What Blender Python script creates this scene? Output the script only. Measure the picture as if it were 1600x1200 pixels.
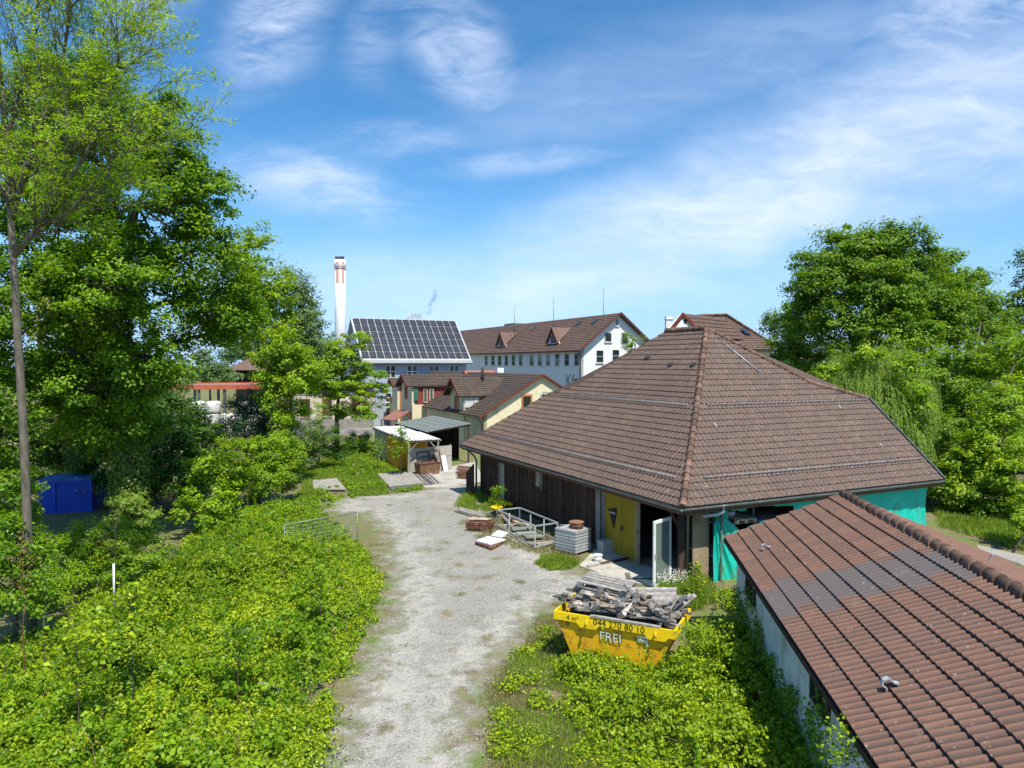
import bpy, math, random
import numpy as np
from mathutils import Vector, Matrix, Euler
for o in list(bpy.data.objects): bpy.data.objects.remove(o)
SC = bpy.context.scene
COL = SC.collection
R = math.radians
# ------------------------------------------------------------------ camera
CAMZ, FPX, PITCH = 7.0, 1109.0, math.atan(33/1109.0)
cd = bpy.data.cameras.new('camera'); cam = bpy.data.objects.new('camera', cd); COL.objects.link(cam)
cam.location = (0, 0, CAMZ); cam.rotation_euler = (math.pi/2-PITCH, 0, 0)
cd.sensor_width = 36; cd.lens = 36*FPX/1600; cd.clip_start = 0.1; cd.clip_end = 5000
SC.camera = cam
# ------------------------------------------------------------------ sun and sky
SUN_EL = R(61); sdir = Vector((0.45, -0.893, 0)).normalized()
sl = bpy.data.lights.new('sun', 'SUN'); sl.energy = 4.6; sl.angle = R(0.53); sl.color = (1.0, 0.935, 0.81)
sun = bpy.data.objects.new('sun', sl); COL.objects.link(sun)
SV = Vector((sdir.x*math.cos(SUN_EL), sdir.y*math.cos(SUN_EL), math.sin(SUN_EL)))
sun.rotation_euler = SV.to_track_quat('Z', 'Y').to_euler(); sun.location = (20, -30, 60)
SC.view_settings.view_transform = 'Standard'; SC.view_settings.look = 'None'
SC.view_settings.exposure = 0.55; SC.view_settings.gamma = 1
W = bpy.data.worlds.new('World'); SC.world = W; W.use_nodes = True
def build_world():
    nt = W.node_tree; nt.nodes.clear(); N = nt.nodes.new; L = nt.links.new
    sky = N('ShaderNodeTexSky'); sky.sky_type = 'NISHITA'; sky.sun_disc = False
    sky.sun_elevation = SUN_EL; sky.sun_rotation = math.atan2(SV.x, SV.y)
    sky.air_density = 1.0; sky.dust_density = 0.6; sky.ozone_density = 2.2; sky.altitude = 400
    tc = N('ShaderNodeTexCoord'); sp = N('ShaderNodeSeparateXYZ'); L(tc.outputs['Generated'], sp.inputs[0])
    def M(op, a, b=None, c=None):
        m = N('ShaderNodeMath'); m.operation = op
        for i, v in enumerate((a, b, c)):
            if v is None: continue
            if isinstance(v, (int, float)): m.inputs[i].default_value = v
            else: L(v, m.inputs[i])
        return m.outputs[0]
    ya = M('MAXIMUM', M('ABSOLUTE', sp.outputs[1]), 0.15)
    u = M('DIVIDE', sp.outputs[0], ya); v = M('DIVIDE', sp.outputs[2], ya)
    cb = N('ShaderNodeCombineXYZ'); L(u, cb.inputs[0]); L(v, cb.inputs[1])
    def noise(vec, scale, detail=6, rough=.55, dist=0):
        n = N('ShaderNodeTexNoise'); n.inputs['Scale'].default_value = scale; n.inputs['Detail'].default_value = detail
        n.inputs['Roughness'].default_value = rough; n.inputs['Distortion'].default_value = dist; L(vec, n.inputs['Vector']); return n
    wn = noise(cb.outputs[0], 2.2, 4)
    vs = N('ShaderNodeVectorMath'); vs.operation = 'SUBTRACT'; L(wn.outputs['Color'], vs.inputs[0]); vs.inputs[1].default_value = (.5, .5, .5)
    vm = N('ShaderNodeVectorMath'); vm.operation = 'MULTIPLY_ADD'; L(vs.outputs[0], vm.inputs[0]); vm.inputs[1].default_value = (.13, .11, 0)
    L(cb.outputs[0], vm.inputs[2]); wv = vm.outputs[0]
    # cirrus patches of the sky dome: (x/y, z/y, angle, half length, half width, strength, streak angle)
    patches = [(-.32, .48, 60, .12, .07, .8), (-.08, .43, -35, .11, .06, .62), (-.26, .245, -14, .13, .045, .7), (-.17, .31, 5, .12, .03, .3),
               (-.19, .455, 75, .08, .04, .3), (.02, .285, 3, .15, .02, .4), (.34, .24, 21, .58, .095, .95), (.20, .205, 14, .30, .07, .7), (.62, .34, 17, .45, .13, .75), (.66, .245, 9, .4, .035, .5),
               (.25, .40, 12, .35, .07, .32), (.68, .47, 20, .22, .12, .62), (.02, .12, 3, .5, .07, .42), (.33, .155, 19, .4, .03, .3), (-.45, .14, 0, .2, .03, .3), (-.5, .50, 50, .1, .05, .3)]
    tot = None; soft = None
    for (cx, cy, ang, a, b, s) in patches:
        mp = N('ShaderNodeMapping'); mp.vector_type = 'TEXTURE'
        mp.inputs['Location'].default_value = (cx, cy, 0); mp.inputs['Rotation'].default_value = (0, 0, R(ang)); mp.inputs['Scale'].default_value = (a, b, 1)
        L(wv, mp.inputs['Vector'])
        ln = N('ShaderNodeVectorMath'); ln.operation = 'LENGTH'; L(mp.outputs[0], ln.inputs[0])
        mr = N('ShaderNodeMapRange'); mr.interpolation_type = 'SMOOTHERSTEP'
        mr.inputs['From Min'].default_value = 1.5; mr.inputs['From Max'].default_value = 0.15; mr.inputs['To Max'].default_value = s
        L(ln.outputs['Value'], mr.inputs['Value'])
        if a > .27: soft = mr.outputs[0] if soft is None else M('MAXIMUM', soft, mr.outputs[0])
        else: tot = mr.outputs[0] if tot is None else M('MAXIMUM', tot, mr.outputs[0])
    st = N('ShaderNodeMapping'); st.inputs['Rotation'].default_value = (0, 0, R(-24)); st.inputs['Scale'].default_value = (1.0, 3.4, 1); L(wv, st.inputs['Vector'])
    n1 = noise(st.outputs[0], 3.2, 10, .6, .15)
    n2 = noise(st.outputs[0], 9.0, 10, .68, .5)
    d = M('ADD', M('MULTIPLY', n1.outputs['Fac'], .62), M('MULTIPLY', n2.outputs['Fac'], .46))
    mr = N('ShaderNodeMapRange'); mr.interpolation_type = 'SMOOTHSTEP'; mr.inputs['From Min'].default_value = .40; mr.inputs['From Max'].default_value = .70
    L(d, mr.inputs['Value'])
    fac = M('MAXIMUM', M('MULTIPLY', tot, M('MULTIPLY_ADD', mr.outputs[0], .85, .1)), M('MULTIPLY', soft, M('MULTIPLY_ADD', mr.outputs[0], .42, .46)))
    fac = M('ADD', fac, M('MULTIPLY', mr.outputs[0], .045))
    hs = N('ShaderNodeHueSaturation'); hs.inputs['Saturation'].default_value = 1.2; hs.inputs['Hue'].default_value = .497; hs.inputs['Value'].default_value = 1.0
    vt = N('ShaderNodeVectorMath'); vt.operation = 'MULTIPLY'; L(sky.outputs[0], vt.inputs[0]); vt.inputs[1].default_value = (.86, 1.0, 1.10); L(vt.outputs[0], hs.inputs['Color'])
    hz = N('ShaderNodeMapRange'); hz.interpolation_type = 'SMOOTHSTEP'; hz.inputs[1].default_value = .26; hz.inputs[2].default_value = .0; hz.inputs[4].default_value = .7; L(sp.outputs[2], hz.inputs[0])
    hm = N('ShaderNodeMix'); hm.data_type = 'RGBA'; L(hz.outputs[0], hm.inputs['Factor']); L(hs.outputs[0], hm.inputs[6]); hm.inputs[7].default_value = (2.35, 4.15, 7.5, 1)
    mx = N('ShaderNodeMix'); mx.data_type = 'RGBA'; L(fac, mx.inputs['Factor']); L(hm.outputs[2], mx.inputs[6]); mx.inputs[7].default_value = (5.6, 6.3, 7.7, 1)
    bg = N('ShaderNodeBackground'); bg.inputs['Strength'].default_value = .112; L(mx.outputs[2], bg.inputs['Color'])
    out = N('ShaderNodeOutputWorld'); L(bg.outputs[0], out.inputs[0])
build_world()
# ------------------------------------------------------------------ pixel <-> world helpers (photo pixels, 1600x1200)
cp, sp_ = math.cos(PITCH), math.sin(PITCH)
def ray(px, py):
    x, y = (px-800)/FPX, (600-py)/FPX
    return Vector((x, cp+y*sp_, -sp_+y*cp))
def G(px, py, z=0.0):
    r = ray(px, py); t = (z-CAMZ)/r.z; return Vector((r.x*t, r.y*t, z))
def D(px, py, dep):
    r = ray(px, py); t = dep/r.y; return Vector((r.x*t, dep, CAMZ+r.z*t))
def PL(px, py, p0, n):
    r = ray(px, py); o = Vector((0, 0, CAMZ)); t = (Vector(p0)-o).dot(Vector(n))/r.dot(Vector(n)); return o+r*t
# ------------------------------------------------------------------ object helpers
def thing(name, label, cat, loc=(0, 0, 0), group=None, rotz=0):
    o = bpy.data.objects.new(name, None); COL.objects.link(o); o.location = loc; o.rotation_euler = (0, 0, rotz)
    o.empty_display_size = .3; o['label'] = label; o['category'] = cat
    if group: o['group'] = group
    return o
def tag(o, label=None, cat=None, group=None, kind=None):
    if label: o['label'] = label
    if cat: o['category'] = cat
    if group: o['group'] = group
    if kind: o['kind'] = kind
    return o
def rootloc(p):
    v = Vector((0, 0, 0))
    while p is not None: v += p.location; p = p.parent
    return v
def dup(root, loc, rot=None, label=None, group=None):
    r = root.copy(); COL.objects.link(r); r.location = loc
    if rot is not None: r.rotation_euler = rot
    if label: r['label'] = label
    if group: r['group'] = group
    for ch in list(root.children):
        c = ch.copy(); COL.objects.link(c); c.parent = r
        for g in list(ch.children):
            d = g.copy(); COL.objects.link(d); d.parent = c
    return r
RNG = random.Random(5)
class MB:
    def __init__(s): s.v = []; s.f = []; s.p = []; s.sm = []
    def add(s, vs, fs, pv=None, smooth=False):
        b = len(s.v); pv = RNG.random() if pv is None else pv
        s.v += [tuple(v) for v in vs]; s.p += [pv]*len(vs)
        s.f += [tuple(b+i for i in f) for f in fs]; s.sm += [smooth]*len(fs); return s
    def box(s, c, size, rot=None, pv=None):
        hx, hy, hz = size[0]/2, size[1]/2, size[2]/2; c = Vector(c)
        m = Matrix.Identity(3) if rot is None else (rot if isinstance(rot, Matrix) else Euler((0, 0, rot)).to_matrix())
        vs = [c+m@Vector((x*hx, y*hy, z*hz)) for z in (-1, 1) for y in (-1, 1) for x in (-1, 1)]
        return s.add(vs, [(0, 2, 3, 1), (4, 5, 7, 6), (0, 1, 5, 4), (2, 6, 7, 3), (0, 4, 6, 2), (1, 3, 7, 5)], pv)
    def bar(s, p0, p1, w, h, up=(0, 0, 1), pv=None):
        p0, p1 = Vector(p0), Vector(p1); d = p1-p0; L = d.length
        if L < 1e-6: return s
        x = d/L; u = Vector(up)
        if abs(x.dot(u)) > .98: u = Vector((1, 0, 0))
        y = u.cross(x).normalized(); z = x.cross(y)
        return s.box((p0+p1)/2, (L, w, h), Matrix((x, y, z)).transposed(), pv)
    def tube(s, pts, r, n=8, pv=None, cap=True):
        pts = [Vector(p) for p in pts]; k = len(pts)
        rs = [r]*k if isinstance(r, (int, float)) else list(r)
        vs = []; fs = []; prev = None
        for i, p in enumerate(pts):
            d = (pts[min(i+1, k-1)]-pts[max(i-1, 0)])
            d = d.normalized() if d.length > 1e-9 else Vector((0, 0, 1))
            a = prev if prev is not None and abs(prev.dot(d)) < .95 else (Vector((0, 0, 1)) if abs(d.z) < .9 else Vector((1, 0, 0)))
            a = (a-d*a.dot(d)).normalized(); prev = a; b = d.cross(a)
            for j in range(n):
                t = 2*math.pi*j/n; vs.append(p+(a*math.cos(t)+b*math.sin(t))*rs[i])
        for i in range(k-1):
            for j in range(n):
                j2 = (j+1) % n; fs.append((i*n+j, i*n+j2, (i+1)*n+j2, (i+1)*n+j))
        s.add(vs, fs, pv, True)
        if cap:
            b = len(s.v)-len(vs)
            s.f.append(tuple(b+j for j in reversed(range(n)))); s.sm.append(False)
            s.f.append(tuple(b+(k-1)*n+j for j in range(n))); s.sm.append(False)
        return s
    def prism(s, poly, off, pv=None):
        # closed prism: poly (3D, planar) extruded by vector off
        n = len(poly); off = Vector(off); a = [Vector(p) for p in poly]; vs = a+[p+off for p in a]
        fs = [tuple(reversed(range(n))), tuple(range(n, 2*n))]+[(i, (i+1) % n, n+(i+1) % n, n+i) for i in range(n)]
        return s.add(vs, fs, pv)
    def build(s, name, mat, parent=None):
        me = bpy.data.meshes.new(name); off = rootloc(parent)
        me.from_pydata([(v[0]-off.x, v[1]-off.y, v[2]-off.z) for v in s.v], [], s.f); me.validate()
        if len(me.polygons) == len(s.sm): me.polygons.foreach_set('use_smooth', s.sm)
        if len(me.vertices) == len(s.p):
            at = me.attributes.new('pv', 'FLOAT', 'POINT'); at.data.foreach_set('value', s.p)
        me.materials.append(mat); o = bpy.data.objects.new(name, me); COL.objects.link(o); o.parent = parent
        return o
def npmesh(name, V, F, mat, parent=None, fattr=None, vattr=None, smooth=False, sub=True):
    """V (n,3), F (m,k) equal sized faces"""
    V = np.asarray(V, dtype=np.float32); F = np.asarray(F, dtype=np.int32)
    if sub:
        off = rootloc(parent); V = V-np.array(off, dtype=np.float32)
    me = bpy.data.meshes.new(name); n, (m, k) = len(V), F.shape
    me.vertices.add(n); me.vertices.foreach_set('co', V.ravel())
    me.loops.add(m*k); me.loops.foreach_set('vertex_index', F.ravel())
    me.polygons.add(m); me.polygons.foreach_set('loop_start', np.arange(0, m*k, k, dtype=np.int32))
    if smooth: me.polygons.foreach_set('use_smooth', np.ones(m, dtype=bool))
    me.update(calc_edges=True)
    for nm, a in (fattr or {}).items():
        at = me.attributes.new(nm, 'FLOAT', 'FACE'); at.data.foreach_set('value', np.asarray(a, dtype=np.float32))
    for nm, a in (vattr or {}).items():
        at = me.attributes.new(nm, 'FLOAT', 'POINT'); at.data.foreach_set('value', np.asarray(a, dtype=np.float32))
    me.materials.append(mat); o = bpy.data.objects.new(name, me); COL.objects.link(o); o.parent = parent
    return o
_txt = {}
def text_into(mb, s, org, xd, yd, size, depth=.006, pv=.5):
    """flat lettering: org = lower left, xd / yd unit vectors"""
    if s not in _txt:
        cu = bpy.data.curves.new('t', 'FONT'); cu.body = s; cu.size = 1; cu.extrude = 0; cu.resolution_u = 3
        ob = bpy.data.objects.new('t', cu); COL.objects.link(ob); bpy.context.view_layer.update()
        ev = ob.evaluated_get(bpy.context.evaluated_depsgraph_get()); me = ev.to_mesh()
        _txt[s] = ([tuple(v.co) for v in me.vertices], [tuple(p.vertices) for p in me.polygons]); ev.to_mesh_clear()
        bpy.data.objects.remove(ob); bpy.data.curves.remove(cu)
    vs, fs = _txt[s]; xd, yd = Vector(xd), Vector(yd); n = xd.cross(yd); org = Vector(org)
    mb.add([org+xd*v[0]*size+yd*v[1]*size+n*depth for v in vs], fs, pv)
# ------------------------------------------------------------------ materials
MT = {}
def ntree(name):
    m = bpy.data.materials.new(name); m.use_nodes = True; nt = m.node_tree; nt.nodes.clear()
    return m, nt, nt.nodes.new, nt.links.new
def ramp(N, stops):
    r = N('ShaderNodeValToRGB'); e = r.color_ramp.elements
    while len(e) < len(stops): e.new(.5)
    for i, (p, c) in enumerate(stops): e[i].position = p; e[i].color = (c[0], c[1], c[2], 1)
    return r
def nmat(name, stops, scale=5, rough=.8, bump=.2, bscale=None, metal=0, pv=.25, stretch=(1, 1, 1), detail=8, spec=.3, dirt=None, dscale=1.2, dlo=.5, dhi=.7):
    if name in MT: return MT[name]
    if not isinstance(stops[0][0], (int, float)) or len(stops[0]) == 3:
        c = stops; stops = [(.3+.4*i/max(1, len(c)-1), k) for i, k in enumerate(c)]
    m, nt, N, L = ntree(name)
    tc = N('ShaderNodeTexCoord'); mp = N('ShaderNodeMapping'); L(tc.outputs['Object'], mp.inputs[0]); mp.inputs['Scale'].default_value = stretch
    n = N('ShaderNodeTexNoise'); n.inputs['Scale'].default_value = scale; n.inputs['Detail'].default_value = detail; n.inputs['Roughness'].default_value = .6; L(mp.outputs[0], n.inputs['Vector'])
    r = ramp(N, stops); L(n.outputs['Fac'], r.inputs[0]); col = r.outputs[0]
    if dirt:
        n2 = N('ShaderNodeTexNoise'); n2.inputs['Scale'].default_value = dscale; n2.inputs['Detail'].default_value = 8; n2.inputs['Roughness'].default_value = .65; L(tc.outputs['Object'], n2.inputs['Vector'])
        mr = N('ShaderNodeMapRange'); mr.inputs['From Min'].default_value = dlo; mr.inputs['From Max'].default_value = dhi; L(n2.outputs['Fac'], mr.inputs[0])
        mx = N('ShaderNodeMix'); mx.data_type = 'RGBA'; L(mr.outputs[0], mx.inputs['Factor']); L(col, mx.inputs[6]); mx.inputs[7].default_value = (*dirt, 1); col = mx.outputs[2]
    if pv:
        at = N('ShaderNodeAttribute'); at.attribute_name = 'pv'
        mr = N('ShaderNodeMapRange'); mr.inputs['To Min'].default_value = 1-pv; mr.inputs['To Max'].default_value = 1+pv; L(at.outputs['Fac'], mr.inputs[0])
        mu = N('ShaderNodeVectorMath'); mu.operation = 'SCALE'; L(col, mu.inputs[0]); L(mr.outputs[0], mu.inputs['Scale']); col = mu.outputs[0]
    b = N('ShaderNodeBsdfPrincipled'); L(col, b.inputs['Base Color']); b.inputs['Roughness'].default_value = rough; b.inputs['Metallic'].default_value = metal; b.inputs['Specular IOR Level'].default_value = spec
    if bump:
        nb = N('ShaderNodeTexNoise'); nb.inputs['Scale'].default_value = bscale or scale*3; nb.inputs['Detail'].default_value = 6; L(mp.outputs[0], nb.inputs['Vector'])
        bp = N('ShaderNodeBump'); bp.inputs['Strength'].default_value = bump; bp.inputs['Distance'].default_value = .02; L(nb.outputs['Fac'], bp.inputs['Height']); L(bp.outputs[0], b.inputs['Normal'])
    o = N('ShaderNodeOutputMaterial'); L(b.outputs[0], o.inputs[0]); MT[name] = m; return m
def glass(name, c=(.02, .03, .035), rough=.06):
    if name in MT: return MT[name]
    m, nt, N, L = ntree(name); b = N('ShaderNodeBsdfPrincipled'); b.inputs['Base Color'].default_value = (*c, 1); b.inputs['Roughness'].default_value = rough; b.inputs['Specular IOR Level'].default_value = .9
    o = N('ShaderNodeOutputMaterial'); L(b.outputs[0], o.inputs[0]); MT[name] = m; return m
def tilemat(name, ca, cb, cg=(.11, .10, .10), lich=(.34, .30, .25), lamt=.66, blotch=.6, wear=0):
    m, nt, N, L = ntree(name)
    def mix(f, a, b):
        x = N('ShaderNodeMix'); x.data_type = 'RGBA'
        if isinstance(f, (int, float)): x.inputs['Factor'].default_value = f
        else: L(f, x.inputs['Factor'])
        for i, v in ((6, a), (7, b)):
            if isinstance(v, tuple): x.inputs[i].default_value = (*v, 1)
            else: L(v, x.inputs[i])
        return x.outputs[2]
    def noise(s, d=8, vec=None):
        n = N('ShaderNodeTexNoise'); n.inputs['Scale'].default_value = s; n.inputs['Detail'].default_value = d; n.inputs['Roughness'].default_value = .62; L(vec or tc.outputs['Object'], n.inputs['Vector']); return n.outputs['Fac']
    def mr(v, a, b, c=0, d=1):
        n = N('ShaderNodeMapRange'); n.inputs[1].default_value = a; n.inputs[2].default_value = b; n.inputs[3].default_value = c; n.inputs[4].default_value = d; L(v, n.inputs[0]); return n.outputs[0]
    tc = N('ShaderNodeTexCoord')
    tv = N('ShaderNodeAttribute'); tv.attribute_name = 'tv'; tk = N('ShaderNodeAttribute'); tk.attribute_name = 'tk'
    c = mix(tv.outputs['Fac'], ca, cb)
    c = mix(mr(noise(.7), .4, .7, 0, blotch), c, (ca[0]*.55, ca[1]*.6, ca[2]*.68))
    c = mix(mr(noise(9), .45, .75, 0, .5), c, (cb[0]*.6, cb[1]*.6, cb[2]*.65))
    c = mix(tk.outputs['Fac'], c, cg)
    if wear:
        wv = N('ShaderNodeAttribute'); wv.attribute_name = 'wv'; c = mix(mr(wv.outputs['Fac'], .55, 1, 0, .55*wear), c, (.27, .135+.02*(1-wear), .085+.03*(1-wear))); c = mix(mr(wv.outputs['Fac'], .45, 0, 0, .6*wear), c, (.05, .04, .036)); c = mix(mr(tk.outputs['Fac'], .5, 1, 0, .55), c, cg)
    c = mix(mr(noise(16, 4), lamt, lamt+.06, 0, .8), c, lich)
    c = mix(mr(noise(2.5, 10), .62, .72, 0, .45), c, (.20, .19, .13))
    b = N('ShaderNodeBsdfPrincipled'); L(c, b.inputs['Base Color']); b.inputs['Roughness'].default_value = .78; b.inputs['Specular IOR Level'].default_value = .35
    bp = N('ShaderNodeBump'); bp.inputs['Strength'].default_value = .35; bp.inputs['Distance'].default_value = .01; L(noise(60, 4), bp.inputs['Height']); L(bp.outputs[0], b.inputs['Normal'])
    o = N('ShaderNodeOutputMaterial'); L(b.outputs[0], o.inputs[0]); return m
def leafmat(name, stops, trans=.35, rough=.5, tint=(1.35, 1.25, .45)):
    m, nt, N, L = ntree(name)
    at = N('ShaderNodeAttribute'); at.attribute_name = 'lv'; r = ramp(N, stops); L(at.outputs['Fac'], r.inputs[0])
    b = N('ShaderNodeBsdfPrincipled'); L(r.outputs[0], b.inputs['Base Color']); b.inputs['Roughness'].default_value = rough; b.inputs['Specular IOR Level'].default_value = .35
    t = N('ShaderNodeBsdfTranslucent'); mu = N('ShaderNodeVectorMath'); mu.operation = 'MULTIPLY'; L(r.outputs[0], mu.inputs[0]); mu.inputs[1].default_value = tint; L(mu.outputs[0], t.inputs[0])
    mx = N('ShaderNodeMixShader'); mx.inputs[0].default_value = trans; L(b.outputs[0], mx.inputs[1]); L(t.outputs[0], mx.inputs[2])
    o = N('ShaderNodeOutputMaterial'); L(mx.outputs[0], o.inputs[0]); return m
M_tile = tilemat('barn_tiles', (.148, .102, .080), (.098, .073, .060), lamt=.61, blotch=.8, wear=.6)
M_tile_f = tilemat('near_tiles', (.165, .088, .062), (.10, .063, .052), cg=(.088, .082, .085), lamt=.65, blotch=.6, wear=1)
M_tile_w = tilemat('far_tiles', (.17, .105, .078), (.115, .078, .06), lamt=.8)
M_tile_d = tilemat('dark_tiles', (.105, .072, .053), (.07, .052, .042), lamt=.8)
M_tile_o = tilemat('orange_tiles', (.55, .17, .07), (.42, .14, .07), lamt=.9, blotch=.2)
M_cap = nmat('ridge_caps', [(.08, .045, .034), (.15, .088, .063), (.20, .13, .095)], 6, .8, .3, pv=.35)
M_white = nmat('white_render', [(.72, .73, .74), (.80, .80, .79)], 2, .9, .15, pv=.04, dirt=(.6, .59, .56), dscale=.5, dlo=.55, dhi=.8)
M_whiteold = nmat('old_white_render', [(.50, .53, .54), (.66, .68, .68)], 1.5, .9, .3, pv=.04, dirt=(.33, .36, .30), dscale=2.2)
M_cream = nmat('cream_render', [(.62, .56, .38), (.72, .66, .47)], 1.2, .9, .2, pv=.04, dirt=(.42, .38, .27), dscale=.9, dlo=.6)
M_blue = nmat('blue_cladding', [(.33, .39, .46), (.38, .44, .51)], 1, .6, .05, pv=.06)
M_dkwood = nmat('dark_boards', [(.018, .010, .008), (.05, .028, .022), (.085, .055, .045)], 2.5, .85, .4, bscale=20, pv=.45, stretch=(6, 6, .6))
M_greywood = nmat('grey_wood', [(.13, .12, .11), (.26, .24, .22), (.36, .34, .31)], 4, .85, .4, bscale=25, pv=.4, stretch=(2, 2, 2))
M_palewood = nmat('pale_wood', [(.34, .27, .19), (.5, .42, .31)], 4, .8, .3, pv=.3)
M_ply = nmat('plywood', [(.28, .20, .12), (.42, .33, .21)], 2.2, .8, .2, pv=.1, stretch=(2, 2, .7), dirt=(.2, .17, .12), dscale=3)
M_galv = nmat('galvanised', [(.42, .45, .47), (.58, .60, .61)], 6, .45, .1, metal=.35, pv=.1)
M_dull = nmat('dull_galvanised', [(.26, .27, .27), (.40, .41, .41)], 6, .6, .1, metal=.2, pv=.1)
M_gutter = nmat('gutter_metal', [(.10, .12, .12), (.2, .22, .22)], 3, .45, .1, metal=.4, pv=.1)
M_dark = nmat('dark_paint', [(.03, .03, .03), (.05, .045, .04)], 3, .6, .1, pv=.1)
M_brownpaint = nmat('brown_paint', [(.09, .035, .025), (.14, .055, .035)], 3, .6, .1, pv=.15)
M_redpaint = nmat('red_paint', [(.15, .035, .022), (.2, .05, .03)], 3, .6, .1, pv=.12)
M_redwood = nmat('red_boards', [(.20, .035, .025), (.27, .055, .04)], 3, .7, .2, pv=.2)
M_orangewood = nmat('orange_wood', [(.42, .15, .05), (.5, .2, .08)], 3, .6, .1, pv=.15)
M_orange = nmat('orange_sheet', [(.85, .33, .015), (.95, .43, .03)], 2, .6, .1, pv=.12)
M_rust = nmat('rust', [(.06, .028, .02), (.14, .06, .038), (.26, .15, .10)], 5, .85, .5, pv=.25)
M_rustpaint = nmat('rusty_panel', [(.14, .07, .04), (.28, .16, .09)], 4, .8, .3, pv=.2)
M_concrete = nmat('concrete', [(.34, .32, .28), (.46, .44, .39)], 2.5, .9, .3, pv=.1, dirt=(.25, .23, .19), dscale=1.1)
M_conc_d = nmat('old_concrete', [(.22, .21, .19), (.35, .33, .29)], 3, .9, .4, pv=.15)
M_yellow = nmat('yellow_paint', [(.82, .56, .01), (.9, .64, .015)], 1.5, .45, .05, pv=.05, dirt=(.38, .2, .04), dscale=5, dlo=.57, dhi=.72)
M_yelorange = nmat('yellow_orange_paint', [(.82, .42, .012), (.88, .50, .015)], 1.5, .5, .1, pv=.05, dirt=(.33, .11, .04), dscale=5, dlo=.52, dhi=.68)
M_doory = nmat('yellow_door', [(.27, .19, .008), (.33, .235, .012)], 1.2, .6, .05, pv=.08)  # yellow darkened so the eave's shade on the door is in its colour
M_black = nmat('black_ink', [(.012, .012, .012), (.02, .02, .02)], 3, .6, 0, pv=0)
M_whitep = nmat('white_paint', [(.76, .78, .78), (.84, .85, .84)], 3, .5, .05, pv=.04, dirt=(.5, .5, .45), dscale=2)
M_sheet = nmat('white_sheet', [(.66, .66, .66), (.80, .80, .81)], 3, .6, .1, pv=.1, dirt=(.5, .48, .45), dscale=1.6)
M_metalroof = nmat('grey_metal_roof', [(.20, .23, .22), (.30, .34, .32)], 1.2, .5, .1, pv=.18, dirt=(.3, .27, .2), dscale=.8)
M_tarp = nmat('green_tarp', [(.005, .45, .34), (.02, .62, .49)], 2.5, .5, .5, bscale=9, pv=.05, dirt=(.08, .26, .2), dscale=1.4, dlo=.55, dhi=.75)
M_container = nmat('blue_paint', [(.006, .06, .50), (.012, .09, .60)], 1.5, .4, .05, pv=.1)
M_stone = nmat('rubble_wall', [(.30, .24, .18), (.56, .48, .38), (.66, .60, .50)], 4, .9, .4, pv=.1)
M_bark = nmat('bark', [(.055, .043, .033), (.15, .12, .095)], 6, .95, .7, bscale=24, pv=.1, stretch=(2, 2, .5))
M_barkash = nmat('pale_bark', [(.09, .075, .055), (.22, .19, .15)], 6, .95, .6, bscale=24, pv=.1, stretch=(2, 2, .5))
M_glass = glass('window_glass'); M_glass2 = glass('green_glass', (.03, .09, .09), .15)
M_greenpaint = nmat('green_shutter', [(.03, .11, .08), (.05, .16, .11)], 3, .6, .1)
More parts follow.
